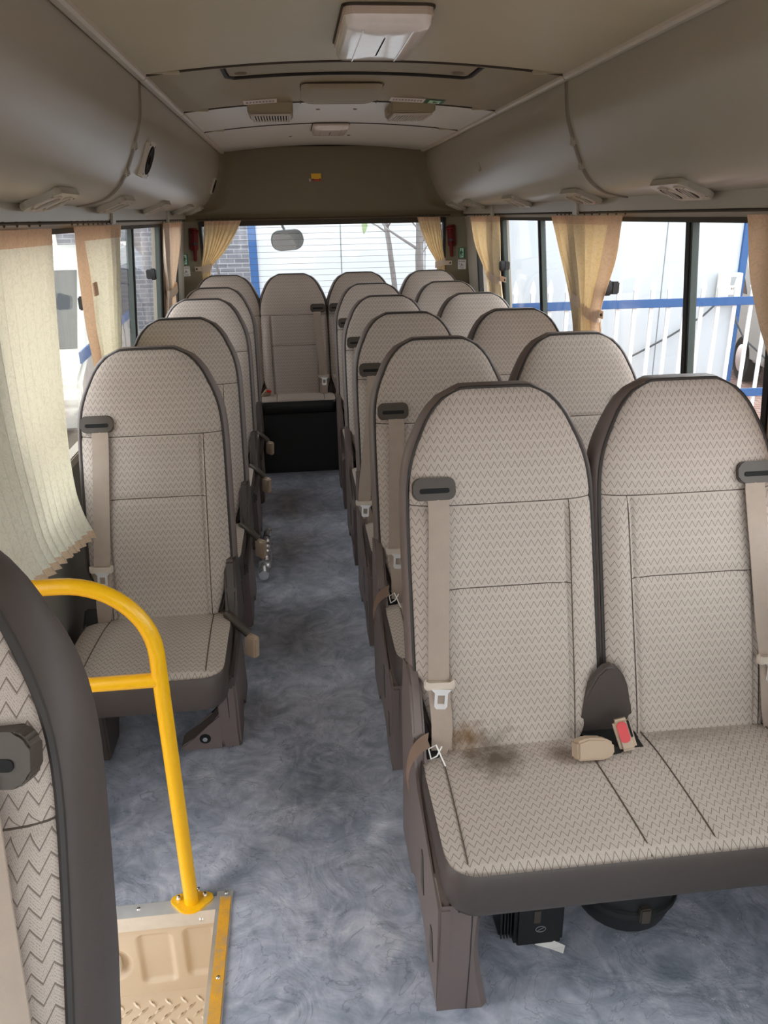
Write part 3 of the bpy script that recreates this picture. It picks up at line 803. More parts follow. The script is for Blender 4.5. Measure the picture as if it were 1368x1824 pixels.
def back_fabric_me():
    zs = sorted(set([0.36 + 0.78 * k / 44 for k in range(45)] + [Z_S1 + d for d in (-0.014, -0.007, 0, 0.007, 0.014)] + [Z_S2 + d for d in (-0.014, -0.007, 0, 0.007, 0.014)] + [1.132, 1.137]))
    rows = []; uvs = []
    for z in zs:
        h = hw(z); xs_ = xseam(z) if z < Z_S1 + 0.03 else xseam(Z_S1)
        us = min(xs_ / h, 0.86)
        half = [0.0, 0.25 * us, 0.5 * us, 0.75 * us, us - 0.045, us - 0.022, us, us + 0.022 * (1 - us) / 0.3, us + 0.05 * (1 - us) / 0.3]
        half += [us + (1 - us) * f for f in (0.35, 0.55, 0.72, 0.84, 0.92, 0.97, 1.0)]
        cols = [-c for c in half[:0:-1]] + half
        row = []
        for u in cols: row.append((u * (h - 0.012), yb(z) - 0.012 - puff(u, z) * 0.9, z)); uvs.append((u * h, z * 1.03))
        rows.append(row)
    return grid_me('backrest_fabric', rows, 'fabric', uvs=uvs)
def back_shell_me(tf=1.0, mt='vinyl'):
    zs = [0.33 + 0.81 * k / 40 for k in range(41)] + [1.143]
    rows = []
    for z in zs:
        h = hw(max(z, 0.36)) + 0.001; t = thick(z) * tf; y = yb(z)
        if z > 1.141: h *= 0.9
        r = 0.4 * t
        rows.append([(-h + 0.012, y - 0.014, z), (-h, y - 0.004, z), (-h - 0.003, y + t * 0.35, z), (-h + 0.002, y + t * 0.75, z), (-h * 0.93, y + t, z), (0, y + t * 1.08, z), (h * 0.93, y + t, z), (h - 0.002, y + t * 0.75, z), (h + 0.003, y + t * 0.35, z), (h, y - 0.004, z), (h - 0.012, y - 0.014, z), (0, y - 0.002, z)])
    n = len(rows[0]); verts = [p for r_ in rows for p in r_]; faces = []
    for i in range(len(rows) - 1):
        for k in range(n): faces.append((i * n + k, i * n + (k + 1) % n, (i + 1) * n + (k + 1) % n, (i + 1) * n + k))
    faces.append(tuple(range(n))); faces.append(tuple((len(rows) - 1) * n + k for k in range(n)))
    return mesh_data('back_shell', verts, faces, mt, True, sharp=50)
def piping_me():
    zs = [0.37 + 0.77 * k / 36 for k in range(37)]
    path = [(-hw(z) + 0.010, yb(z) - 0.014, z) for z in zs] + [(x, yb(1.141) - 0.014, 1.141) for x in (-0.05, 0, 0.05)] + [(hw(z) - 0.010, yb(z) - 0.014, z) for z in zs[::-1]]
    return tube_me('piping', path, 0.0042, 'piping', 6)
def seam_me(kind):
    if kind == 'head': pts = [front_pt(-hw(Z_S1) * 0.97 + 2 * hw(Z_S1) * 0.97 * k / 30, Z_S1, 0.0003) for k in range(31)]
    elif kind == 'mid': pts = [front_pt(-xseam(Z_S2) + 2 * xseam(Z_S2) * k / 24, Z_S2, 0.0003) for k in range(25)]
    else:
        s = -1 if kind == 'l' else 1
        pts = [front_pt(s * xseam(z), z, 0.0003) for z in [0.372 + (Z_S1 - 0.372) * k / 24 for k in range(25)]]
    return tube_me('seam', pts, 0.0014, 'thread', 5)
def backrest(parent, x, guide=0, stained=False, variant=0, dz=0.0, y=0.0, deep=False):
    b = obj('backrest', cached('bf', back_fabric_me), parent, (x, y, dz))
    if stained:
        b.material_slots[0].link = 'OBJECT'; b.material_slots[0].material = MATS['fabric_stained']
    obj('back_shell', cached('bsd' if deep else 'bs', lambda: back_shell_me(*((1.15, 'vinyl_dark') if deep else (1.0, 'vinyl')))), b)  # deep shell gets darker vinyl: the corner seat's shadow put into the colour
    obj('piping', cached('bp', piping_me), b)
    for kd in ('head', 'mid', 'l', 'r'): obj('seam', cached('seam' + kd, lambda: seam_me(kd)), b)
    if guide: belt(parent, x, y, dz, guide, variant)
    return b
TILT = math.atan(SL)
def belt(parent, bx, by, dz, s, variant):
    """shoulder belt: dark guide, webbing, plastic stop with metal tongue; s = side of the guide"""
    gx, gz = s * 0.153, (0.968 if variant == 3 else 0.938)
    p = front_pt(gx, gz, 0.002)
    g = obj('belt_guide', cached('guide', lambda: prism_me('belt_guide', rrect(0, 0, 0.094, 0.05, 0.016), 1, -0.012, 0.012, 'plastic_dark', 0.004)), parent, (bx + gx, by + p[1], dz + gz), (-TILT, 0, 0))
    obj('slot', cached('gslot', lambda: prism_me('slot', rrect(0, -0.004, 0.066, 0.011, 0.005), 1, -0.0135, -0.008, 'slot_black')), g)
    # webbing
    xo = gx - s * 0.006
    key = [(xo, 0.932, 0.010), (xo - s * 0.002, 0.90, 0.012), (xo + s * 0.006, 0.75, 0.012), (xo + s * 0.014, 0.60, 0.012), (xo + s * 0.018, 0.53, 0.016), (xo + s * 0.016, 0.45, 0.022), (xo + s * 0.020, 0.40, 0.014), (xo + s * 0.032, 0.345, -0.01)]
    if variant == 3: key = [(xo + s * 0.012 * k, z_, 0.016) for k, z_ in enumerate((0.962, 0.85, 0.75, 0.6, 0.5, 0.42, 0.345))]
    if variant == 2: key = [(xo, 0.932, 0.010), (xo + s * 0.012, 0.80, 0.02), (xo + s * 0.04, 0.62, 0.03), (xo + s * 0.058, 0.50, 0.03), (xo + s * 0.062, 0.44, 0.03), (xo + s * 0.05, 0.40, 0.02), (xo + s * 0.045, 0.37, 0.01), (xo + s * 0.045, 0.345, -0.01)]
    def strap():
        tx = [(-q[1], q[0]) for q in key]; to = [(-q[1], q[2]) for q in key]
        rows = []
        for k in range(41):
            z = key[0][1] - (key[0][1] - 0.345) * k / 40
            x = sinterp(tx, -z); o = sinterp(to, -z)
            w2 = 0.0235 * (1 - 0.35 * (1 - ss(0.34, 0.44, z)))
            c = (1 - 0.25 * ss(0.5, 0.4, z))
            rows.append([(x + w2 * q, yb(z) - 0.038 - o - 0.001 * (1 - q * q), z) for q in (-1, -0.5, 0, 0.5, 1)])
        rb = [[(p_[0], p_[1] + 0.0022, p_[2]) for p_ in r][::-1] for r in rows]
        return grid_me('belt_strap', [a + b_ for a, b_ in zip(rows, rb)], 'belt', close=True, sharp=40)
    obj('belt_strap', cached(('strap', s, variant), strap), parent, (bx, by, dz))
    zt = 0.535 if variant != 2 else 0.455
    xt = sinterp([(-q[1], q[0]) for q in key], -zt); ot = sinterp([(-q[1], q[2]) for q in key], -zt)
    t = obj('tongue_holder', cached('tholder', lambda: prism_me('tongue_holder', [(-0.032, -0.009), (0.032, -0.009), (0.035, 0.004), (0.033, 0.016), (0.026, 0.016), (0.026, 0.006), (-0.026, 0.006), (-0.026, 0.016), (-0.033, 0.016), (-0.035, 0.004)], 1, -0.009, 0.004, 'belt_plastic', 0.003)), parent, (bx + xt, by + yb(zt) - 0.043 - ot, dz + zt), (-TILT * 0.7, 0, 0.05 * s))
    def tongue():
        bm = bmesh.new()
        outer = [(-0.019, 0.0), (-0.012, -0.008), (-0.012, -0.036), (-0.008, -0.041), (0.008, -0.041), (0.012, -0.036), (0.012, -0.008), (0.019, 0.0)]
        inner = [(-0.0065, -0.012), (-0.0065, -0.012), (-0.0065, -0.030), (-0.0065, -0.030), (0.0065, -0.030), (0.0065, -0.030), (0.0065, -0.012), (0.0065, -0.012)]
        vs_, fs = [], []
        for yy in (-0.0015, 0.0015):
            for ring in (outer, inner):
                for q in ring: vs_.append((q[0], yy, q[1]))
        n = 8
        for k in range(n):
            j = (k + 1) % n
            fs += [(k, j, n + j, n + k), (2 * n + k, 3 * n + k, 3 * n + j, 2 * n + j), (k, 2 * n + k, 2 * n + j, j), (n + k, n + j, 3 * n + j, 3 * n + k)]
        me = mesh_data('tongue', vs_, fs, 'tongue_metal'); return me
    tg = obj('tongue', cached('tongue', tongue), t, (0.004, -0.010, -0.006), (0.12, 0.06, 0)); tg.scale = (1.2, 1.2, 1.15)
    if s < 0 or variant == 1:
        pass

def cushion(parent, x0, x1, seams, y0=-0.64, y1=-0.20, zt=0.375, skirt=0.095, stained=False, key='', mt='vinyl_dark', r=0.055, cut=None):
    W = x1 - x0; cx_ = (x0 + x1) / 2
    def half(y):
        e = y - y0
        ins = 0 if e >= r else r - math.sqrt(max(0, r * r - (r - e) ** 2))
        return W / 2 - ins
    def top(u, y, x):
        f = (y - y0) / (y1 - y0)
        z = zt + 0.012 * (1 - abs(u) ** 6) + 0.006 * math.sin(PI * min(1, f * 1.2)) - 0.012 * ss(0.6, 1, f)
        z -= 0.02 * (1 - ss(0, 0.03, y - y0)) ** 2
        for (sx, slope) in seams: z -= 0.002 * math.exp(-((x - sx - slope * (1 - f)) / 0.012) ** 2)
        return z
    def me():
        ys = sorted([y0 + d for d in (0, 0.002, 0.006, 0.012, 0.02, 0.03, 0.042, 0.055)] + [y0 + 0.055 + (y1 - y0 - 0.055) * k / 14 for k in range(1, 15)])
        rows = []; uvs = []
        nx = int(W / 0.011)
        for y in ys:
            h = half(y); row = []
            for i in range(nx + 1):
                u = i / nx * 2 - 1; x = cx_ + u * h
                row.append((x, y, top(u, y, x))); uvs.append((x, y))
            rows.append(row)
        return grid_me('seat_cushion', rows, 'fabric', uvs=uvs)
    c = obj('seat_cushion', cached('cu' + key, me), parent)
    if stained: c.material_slots[0].link = 'OBJECT'; c.material_slots[0].material = MATS['fabric_stained']
    def skirt_me():
        loop = [(cx_ - half(y), y) for y in [y1 - (y1 - y0 - r) * k / 4 for k in range(4)]]
        loop += [(cx_ - W / 2 + r - r * math.cos(a), y0 + r - r * math.sin(a)) for a in [PI / 2 * k / 7 for k in range(8)]]
        loop += [(cx_ + W / 2 - r + r * math.sin(a), y0 + r - r * math.cos(a)) for a in [PI / 2 * k / 7 for k in range(8)]]
        loop += [(cx_ + half(y), y) for y in [y0 + r + (y1 - y0 - r) * k / 4 for k in range(1, 5)]]
        rows = []
        for (zz, g) in ((zt - 0.012, -0.003), (zt + 0.0, -0.001), (zt - 0.006, 0.003), (zt - 0.03, 0.006), (zt - skirt * 0.8, 0.004), (zt - skirt, -0.004), (zt - skirt, -0.05)):
            row = []
            for (x, y) in loop:
                dx_, dy_ = x - cx_, y - (y0 + y1) / 2
                sx = max(-1, min(1, dx_ / (W / 2) * 1.02)); sy = -1 if y < y0 + r else 0
                row.append((x + g * (1 if dx_ > 0 else -1) * (1 if abs(dx_) > W / 2 - r else 0), y + g * sy, zz + (0.004 if zz > zt - 0.02 else 0)))
            rows.append(row)
        return grid_me('cushion_skirt', rows, mt, sharp=60)
    obj('cushion_skirt', cached('sk' + key, skirt_me), c)
    for i, (sx, slope) in enumerate(seams):
        def sm():
            pts = []
            for k in range(16):
                f = k / 15; y = y0 + 0.01 + (y1 - y0 - 0.05) * f; x = sx + slope * (1 - (y - y0) / (y1 - y0))
                pts.append((x, y, top((x - cx_) / half(y), y, x) + 0.0012))
            return tube_me('seam', pts, 0.0015, 'thread', 5)
        obj('seam', cached(('cseam' + key, i), sm), c)
    # underside
    obj('underside', cached('un' + key, lambda: box_me('underside', (x0 + 0.02, y0 + 0.02, zt - skirt - 0.004), (x1 - 0.02, y1, zt - skirt + 0.03), 'plastic_black')), c)
    return c

def buckle(parent, loc, rot, name='buckle'):
    b = obj(name, cached('buckle', lambda: box_me('buckle', (-0.022, -0.0135, -0.035), (0.022, 0.0135, 0.04), 'buckle_tan', 0.006, 3)), parent, loc, rot)
    obj('button', cached('button', lambda: prism_me('button', rrect(0, 0.0, 0.032, 0.013, 0.005), 2, 0.036, 0.0425, 'button_red', 0.0015)), b, (0, -0.003, 0))
    return b

def bench(yt, label, idx):
    """double seat: two backrests on one shared cushion; local x = 0 on the aisle seat's centre line"""
    b = empty('double_seat', (0.433, yt, 0), label, 'bus seat', 'double seats along the right windows')
    st = idx == 0
    backrest(b, -0.003, -1, st, 2 if idx == 2 else 0)
    backrest(b, 0.437, 1)
    cushion(b, -0.215, 0.655, [(-0.165, -0.012), (0.147, 0.022), (0.30, 0.002), (0.595, 0.0)], y1=-0.20, key='bench', stained=st)
    # aisle side panel reaching the floor; two dark plates paint the shade of hollows
    obj('side_panel', cached('bsp', lambda: prism_me('side_panel', [(-0.605, 0.0), (-0.618, 0.285), (-0.55, 0.300), (-0.36, 0.335), (-0.31, 0.37), (-0.285, 0.43), (-0.24, 0.53), (-0.19, 0.56), (-0.13, 0.54), (-0.10, 0.40), (-0.12, 0.20), (-0.10, 0.0), (-0.26, 0.0), (-0.30, 0.06), (-0.44, 0.06), (-0.50, 0.0)], 0, -0.232, -0.204, 'vinyl', 0.006)), b)
    for (y, z, h_) in ((-0.43, 0.19, 0.10), (-0.545, 0.12, 0.07)):
        obj('hollow_shade', cached(('hol', y), lambda: prism_me('hollow_shade', [(y - 0.02, z - h_ / 2), (y + 0.02, z - h_ / 2), (y + 0.012, z + h_ / 2), (y - 0.008, z + h_ / 2)], 0, -0.2335, -0.2305, 'plastic_dark', 0.001)), b)
    def leg_me():
        prof = [(0.0, -0.232, -0.128), (0.02, -0.232, -0.131), (0.08, -0.230, -0.142), (0.16, -0.228, -0.150), (0.25, -0.226, -0.146), (0.29, -0.225, -0.135)]
        rows = []
        for (z, xa, xb) in prof:
            rows.append([(xa, -0.605 - 0.01 * z / 0.29, z), (xb - 0.012, -0.608 - 0.01 * z / 0.29, z), (xb, -0.598, z), (xb, -0.53, z), (xa + 0.01, -0.53, z)])
        n = 5; v = [p for r_ in rows for p in r_]; f = []
        for i in range(len(rows) - 1):
            for k in range(n): f.append((i * n + k, i * n + (k + 1) % n, (i + 1) * n + (k + 1) % n, (i + 1) * n + k))
        f.append(tuple(range(n)))
        return mesh_data('leg', v, f, 'vinyl', True, sharp=35)
    lg = obj('leg', cached('bleg', leg_me), b)
    obj('leg_seam', cached('blegseam', lambda: tube_me('leg_seam', [(-0.172, -0.6085, 0.003), (-0.168, -0.613, 0.15), (-0.166, -0.618, 0.285)], 0.0014, 'piping', 5)), lg)
    obj('leg', cached('bwleg', lambda: prism_me('leg', [(-0.58, 0.0), (-0.56, 0.29), (-0.25, 0.29), (-0.2, 0.0), (-0.3, 0.0), (-0.38, 0.12), (-0.46, 0.0)], 0, 0.60, 0.64, 'vinyl_dark', 0.006)), b)
    # centre bracket between the backrests, with buckles
    def brk():
        half = [(0.078, 0.345), (0.064, 0.40), (0.056, 0.45), (0.046, 0.50), (0.030, 0.535), (0.010, 0.555)]
        return prism_me('centre_bracket', [(0.217 - a, z) for a, z in half] + [(0.217 + a, z) for a, z in half[::-1]], 1, -0.006, 0.02, 'vinyl_dark', 0.006, 3)
    cb = obj('centre_bracket', cached('brk', brk), b, (0, -0.262, 0.0))
    obj('bracket_well', cached('bwell', lambda: box_me('bracket_well', (0.155, -0.345, 0.36), (0.285, -0.26, 0.389), 'slot_black', 0.006)), b)
    if idx == 0:
        bk = obj('buckle', box_me('buckle', (-0.019, -0.012, -0.036), (0.019, 0.014, 0.034), 'buckle_tan', 0.007, 3), b, (0.232, -0.335, 0.425), (math.radians(-28), math.radians(-16), math.radians(-6)))
        obj('button', prism_me('button', rrect(-0.002, 0.006, 0.022, 0.045, 0.008), 1, -0.0145, -0.010, 'button_red', 0.0015), bk)
        obj('buckle_slot', prism_me('buckle_slot', rrect(0.0135, 0.010, 0.005, 0.036, 0.002), 1, -0.013, -0.010, 'slot_black'), bk)
        q = obj('buckle', cached('buckle2', lambda: prism_me('buckle', [(-0.045, -0.024), (-0.045, 0.016), (-0.02, 0.024), (0.02, 0.022), (0.04, 0.012), (0.042, -0.014), (0.02, -0.024)], 1, -0.018, 0.018, 'buckle_tan', 0.005, 2)), b, (0.155, -0.358, 0.414), (math.radians(-25), math.radians(6), math.radians(4)))
        obj('buckle_stalk', tube_me('buckle_stalk', [(0.19, -0.355, 0.405), (0.215, -0.345, 0.39), (0.235, -0.33, 0.37)], 0.011, 'plastic_black', 8), b)
    else:
        buckle(b, (0.238, -0.35, 0.40), (math.radians(55), 0.1, -0.1)); buckle(b, (0.185, -0.35, 0.40), (math.radians(50), 0.1, 0.3))
    # lower belt anchor in the aisle corner
    an = obj('belt_anchor', cached('banc', lambda: box_me('belt_anchor', (-0.205, -0.30, 0.335), (-0.172, -0.245, 0.392), 'slot_black', 0.004)), b)
    if idx in (0, 1):
        def tail():
            rows = []
            for k in range(13):
                f = k / 12
                c = Vector((-0.196 - 0.055 * math.sin(f * 1.9), -0.30 - 0.05 * f, 0.425 - 0.085 * f * f))
                rows.append([(c.x, c.y - 0.010, c.z - 0.012), (c.x - 0.004, c.y, c.z), (c.x, c.y + 0.012, c.z + 0.012)])
            return grid_me('belt_tail', rows, 'belt_brown')
        obj('belt_tail', cached('tail', tail), b)
        obj('cord_tie', cached('ctie', lambda: tube_me('cord_tie', [(-0.172, -0.318, 0.42), (-0.185, -0.33, 0.405), (-0.197, -0.325, 0.395), (-0.20, -0.31, 0.41), (-0.185, -0.318, 0.425), (-0.168, -0.34, 0.385)], 0.002, 'paper', 6)), b)
    return b

def single(yt, label, idx, x=-0.452, z0=0.0):
    b = empty('single_seat', (x, yt, 0), label, 'bus seat', 'single seats along the left windows')
    if idx == 9:
        b.location.z = z0; b.rotation_euler = (0, 0, math.radians(-7))
        box('plinth', (-0.21, -0.46, -z0), (0.21, -0.1, 0.004), 'vinyl_dark', b, 0.005)
    backrest(b, 0.0, 1 if idx == 9 else -1, deep=idx == 9, variant=3 if idx == 9 else 0)
    cushion(b, -0.18 if idx == 9 else -0.225, 0.205, [(-0.150, -0.02), (0.148, 0.012)], y1=-0.20, key='single%d' % (idx == 9), skirt=0.095)
    # crease across the seat
    # aisle side shield from cushion to backrest
    obj('side_shield', cached('ssh', lambda: prism_me('side_shield', [(-0.56, 0.285), (-0.565, 0.33), (-0.34, 0.345), (-0.295, 0.39), (-0.27, 0.45), (-0.235, 0.53), (-0.19, 0.545), (-0.13, 0.52), (-0.10, 0.42), (-0.09, 0.285)], 0, 0.188, 0.224, 'vinyl_dark', 0.008)), b)
    # pedestal leg with bolted foot
    lg = obj('leg', cached('sleg', lambda: prism_me('leg', [(-0.435, 0.0), (-0.445, 0.03), (-0.452, 0.29), (-0.16, 0.29), (-0.13, 0.05), (-0.10, 0.0), (-0.22, 0.0), (-0.27, 0.08), (-0.33, 0.0)], 0, 0.155, 0.214, 'vinyl', 0.008)), b)
    obj('leg_seam', cached('slegs', lambda: tube_me('leg_seam', [(0.186, -0.437, 0.004), (0.186, -0.449, 0.15), (0.186, -0.454, 0.285)], 0.0014, 'piping', 5)), lg)
    def foot():
        return prism_me('foot', [(0.03, 0.0), (0.16, 0.0), (0.16, 0.13), (0.125, 0.085), (0.075, 0.045), (0.035, 0.02)], 1, -0.437, -0.37, 'vinyl', 0.005)
    ft = obj('foot', cached('sfoot', foot), b)
    obj('bolt_recess', cached('sbr', lambda: lathe_me('bolt_recess', [(0.017, 0), (0.017, -0.0008), (0.0001, -0.001)], 'slot_black', 16, 'y')), ft, (0.107, -0.437, 0.042))
    obj('bolt', cached('sbolt', lambda: lathe_me('bolt', [(0.008, 0.0), (0.008, -0.004), (0.0001, -0.005)], 'chrome', 6, 'y')), ft, (0.107, -0.438, 0.042))
    obj('leg', cached('swleg', lambda: prism_me('leg', [(-0.45, 0.0), (-0.45, 0.29), (-0.16, 0.29), (-0.10, 0.0), (-0.22, 0.0), (-0.27, 0.12), (-0.33, 0.0)], 0, -0.21, -0.17, 'vinyl_dark', 0.006)), b)
    obj('belt_anchor', cached('sanc', lambda: prism_me('belt_anchor', [(-0.33, 0.30), (-0.30, 0.37), (-0.25, 0.41), (-0.21, 0.36), (-0.20, 0.30)], 0, -0.235, -0.178, 'plastic_black', 0.006)), b)
    # buckle on its stalk hanging over the aisle
    obj('buckle_stalk', cached('stalk', lambda: tube_me('buckle_stalk', [(0.19, -0.30, 0.385), (0.215, -0.33, 0.375), (0.24, -0.345, 0.355), (0.255, -0.35, 0.34)], 0.013, 'plastic_dark', 8)), b)
    buckle(b, (0.262, -0.352, 0.303), (PI + 0.05, 0.12, math.radians(-38)))
    return b
RY = [1.69, 2.425, 3.125, 3.845, 4.59]
RN = ['double seat nearest the camera with a brown stain on its aisle seat', 'second double seat from the camera on the right, its cord-tied belt over the aisle', 'third double seat from the camera on the right, its belt hanging askew', 'fourth double seat from the camera on the right side', 'double seat just in front of the rear bench on the right side']
for i, (y, l) in enumerate(zip(RY, RN)): bench(y, l, i)
LY = [2.42, 3.158, 3.93, 4.575]
LN = ['single seat on the left directly behind the yellow handrail', 'single seat on the left, second behind the yellow handrail', 'single seat on the left, third behind the yellow handrail', 'single seat on the left just in front of the rear bench']
for i, (y, l) in enumerate(zip(LY, LN)): single(y, l, i)
g = single(0.70, 'seat back with shade painted on its edges, cut off at the lower left corner beside the stairwell', 9, -0.433, 0.10)

# rear bench ------------------------------------------------------
rb = empty('rear_bench', (0, 5.12, 0), 'four-place rear bench with a black boxed base at the end of the aisle', 'bus seat')
for (x, gd) in ((-0.435, -1), (-0.02, 1), (0.405, -1), (0.86, 1)): backrest(rb, x, gd, dz=0.03)
def rcush(x0, x1, key, seams):
    c = cushion(rb, x0, x1, seams, y0=-0.44, y1=-0.16, zt=0.452, skirt=0.075, key=key, mt='plastic_black', r=0.03)
rcush(-0.245, 0.208, 'rc', [(-0.15, 0.0), (0.14, 0.0)]); rcush(-0.66, -0.25, 'rl', [(-0.58, 0), (-0.30, 0)]); rcush(0.213, 1.09, 'rr', [(0.30, 0), (0.6, 0), (0.7, 0), (1.0, 0)])
box('base_box', (-0.69, -0.425, 0.0), (1.13, 0.17, 0.378), 'plastic_black', rb, 0.006)
box('base_ledge', (-0.25, -0.445, 0.368), (0.21, -0.42, 0.38), 'rubber', rb, 0.003)
prism('side_bracket', [(-0.285, 0.37), (-0.285, 0.50), (-0.262, 0.56), (-0.235, 0.56), (-0.205, 0.49), (-0.18, 0.37)], 1, -0.225, -0.19, 'vinyl_dark', rb, 0.006)
buckle(rb, (-0.215, -0.30, 0.48), (0.9, 0.3, 0.3))

# ------------------------------------------------------------------ yellow handrail
hr = empty('handrail', (-0.322, 1.414, 0), 'yellow tubular handrail bolted beside the stairwell', 'handrail')
PR = 0.0165
arc = [(-0.165 + 0.165 * math.cos(a), 0, 0.675 + 0.165 * math.sin(a)) for a in [PI / 2 * k / 14 for k in range(15)]]
tube('main_tube', [(0, 0, 0.006), (0, 0, 0.3), (0, 0, 0.6)] + arc + [(-0.22, 0, 0.84), (-0.27, 0, 0.84)], PR, 'yellow_paint', hr, 16)
tube('cross_tube', [(0.0, 0, 0.615), (-0.16, 0, 0.615), (-0.22, 0.0, 0.612), (-0.272, 0.0, 0.605)], PR * 0.95, 'yellow_paint', hr, 16)
tube('wall_tube', [(-0.27, 0, 0.84), (-0.275, 0, 0.5), (-0.275, 0, 0.006)], PR * 0.95, 'yellow_paint', hr, 12)
obj('base_flange', prism_me('base_flange', [(0.046 * math.cos(a) * (1 + 0.16 * math.cos(3 * a - PI / 2)), 0.03 * math.sin(a) * (1 + 0.16 * math.cos(3 * a - PI / 2))) for a in [2 * PI * k / 24 for k in range(24)]], 2, 0.0055, 0.0105, 'yellow_paint', 0.001), hr)
for (x, y) in ((-0.030, 0.008), (0.030, 0.010), (0.014, 0.026)):
    obj('flange_bolt', cached('fbolt', lambda: lathe_me('flange_bolt', [(0.006, 0.0), (0.006, 0.006), (0.004, 0.010), (0.0001, 0.0105)], 'chrome', 8)), hr, (x, y, 0.0105))

# ------------------------------------------------------------------ heater under the front bench, scraps, foil strap
ht = empty('heater', (0.437, 1.25, 0), 'black ribbed heater unit on the floor under the front bench', 'heater')
box('casing', (-0.045, -0.05, 0.005), (0.065, 0.10, 0.155), 'plastic_black', ht, 0.008)
for k in range(5): box('cooling_rib', (-0.072 + k * 0.007, -0.035, 0.02), (-0.069 + k * 0.007, 0.09, 0.15), 'plastic_black', ht)
box('rib_block', (-0.074, -0.025, 0.02), (-0.04, 0.09, 0.145), 'rubber', ht)
box('nameplate', (-0.005, -0.053, 0.075), (0.01, -0.049, 0.11), 'plastic_dark', ht, 0.001)
obj('emblem', tube_me('emblem', [(0.012 + 0.011 * math.cos(a), -0.0505, 0.055 + 0.008 * math.sin(a)) for a in [2 * PI * k / 16 for k in range(17)]], 0.0007, 'grey_print', 4), ht)
obj('emblem_bar', tube_me('emblem_bar', [(0.005, -0.0505, 0.051), (0.019, -0.0505, 0.059)], 0.0006, 'grey_print', 4), ht)
bl = empty('blower', (0.655, 1.27, -0.0), 'round black blower housing beside the ribbed heater unit', 'blower')
obj('drum', lathe_me('drum', [(0.001, 0.035), (0.07, 0.035), (0.10, 0.052), (0.112, 0.09), (0.115, 0.17), (0.10, 0.21), (0.001, 0.215)], 'plastic_black', 28), bl)
obj('drum_band', lathe_me('drum_band', [(0.112, 0.10), (0.119, 0.105), (0.119, 0.118), (0.113, 0.122)], 'rubber', 28), bl)
box('bracket', (-0.012, -0.125, 0.10), (0.012, -0.108, 0.14), 'plastic_dark', bl, 0.003)
box('foot', (-0.06, -0.02, 0.0), (0.06, 0.08, 0.06), 'plastic_black', bl, 0.006)
sp = obj('paper_scrap', mesh_data('paper_scrap', [(0, 0, 0.004), (0.03, -0.012, 0.002), (0.055, -0.028, 0.003), (0.062, -0.018, 0.014), (0.04, -0.004, 0.016), (0.012, 0.008, 0.012)], [(0, 1, 4, 5), (1, 2, 3, 4)], 'paper'), None, (0.44, 1.205, 0.0))
tag(sp, 'torn white paper scrap on the floor in front of the heater', 'paper scrap')
fs_ = empty('foil_strap', (-0.205, 3.4, 0.0), 'crumpled shiny foil pipe on the floor beside the left seats', 'foil pipe')
for k, (y, r) in enumerate(((-0.22, 0.022), (-0.13, 0.026), (-0.02, 0.025), (0.10, 0.02), (0.22, 0.018))):
    rnd = random.Random(k); path = [(0.004 * rnd.uniform(-1, 1) + (-0.006 if k == 0 else 0), y - 0.045 + 0.09 * q / 6, r + 0.006) for q in range(7)]
    tube('foil_segment', path, r, 'foil', fs_, 10, radii=[r * 1.25 * rnd.uniform(0.75, 1.0) for _ in range(7)])
tube('foil_core', [(0, -0.26, 0.024), (0, 0.27, 0.022)], 0.014, 'plastic_black', fs_, 8)

# ------------------------------------------------------------------ curtains
def curtain(name, label, s, keys, folds, amp, mt, xoff, hem=0.05, nv=60, nu=None, seedv=0, ztop=1.492, group='window curtains', step_hem=0.0, edge_band=0, axis='y', base=None):
    """keys: (z, a, b, x offset) – curtain edges a..b along the wall at height z"""
    nu = nu or folds * 12
    ta = [(-k[0], k[1]) for k in keys]; tb = [(-k[0], k[2]) for k in keys]; tx = [(-k[0], k[3]) for k in keys]
    zlo = keys[-1][0]; zhi = keys[0][0]
    rows = []; fm = []
    rnd = random.Random(seedv); phs = [rnd.uniform(0, 6.28) for _ in range(3)]
    for j in range(nv + 1):
        v = j / nv; row = []
        for i in range(nu + 1):
            u = i / nu
            zend = zlo + (step_hem(u) if callable(step_hem) else 0)
            z = zhi + (zend - zhi) * v
            a = sinterp(ta, -z); b_ = sinterp(tb, -z); xo = sinterp(tx, -z)
            wv = u + 0.03 * math.sin(2 * PI * u * 1.7 + phs[0])
            pl = math.sin(2 * PI * folds * wv + 0.5 * math.sin(v * 3 + phs[1]))
            pl = math.copysign(abs(pl) ** 0.75, pl)
            if callable(step_hem): pl = 2 * ((folds * u) % 1.0) - 1      # flat overlapping pleats
            am = amp * (0.55 + 0.45 * ss(0, 0.25, v))
            yy = a + (b_ - a) * u + am * 0.35 * math.cos(2 * PI * folds * wv) * (1 if 0.02 < u < 0.98 else 0)
            off = xoff + xo + am * pl
            if axis == 'y': row.append((XC + s * (wall_d(min(z, 1.5)) - off), yy, z))
            else: row.append((yy, base - off, z))
        rows.append(row)
    nq = nu
    for j in range(nv):
        for i in range(nq):
            u = i / nq; k = 0
            if j < nv * hem or (callable(step_hem) and j >= nv * 0.955): k = 1
            if edge_band and ((edge_band > 0 and u > 1 - edge_band) or (edge_band < 0 and u < -edge_band)): k = 1
            fm.append(k)
    e = empty(name, (0, 0, 0), label, 'curtain', group)
    obj('drape', grid_me('drape', rows, [mt, 'curtain_hem', 'curtain_pale'], fmat=fm), e)
    return e, rows
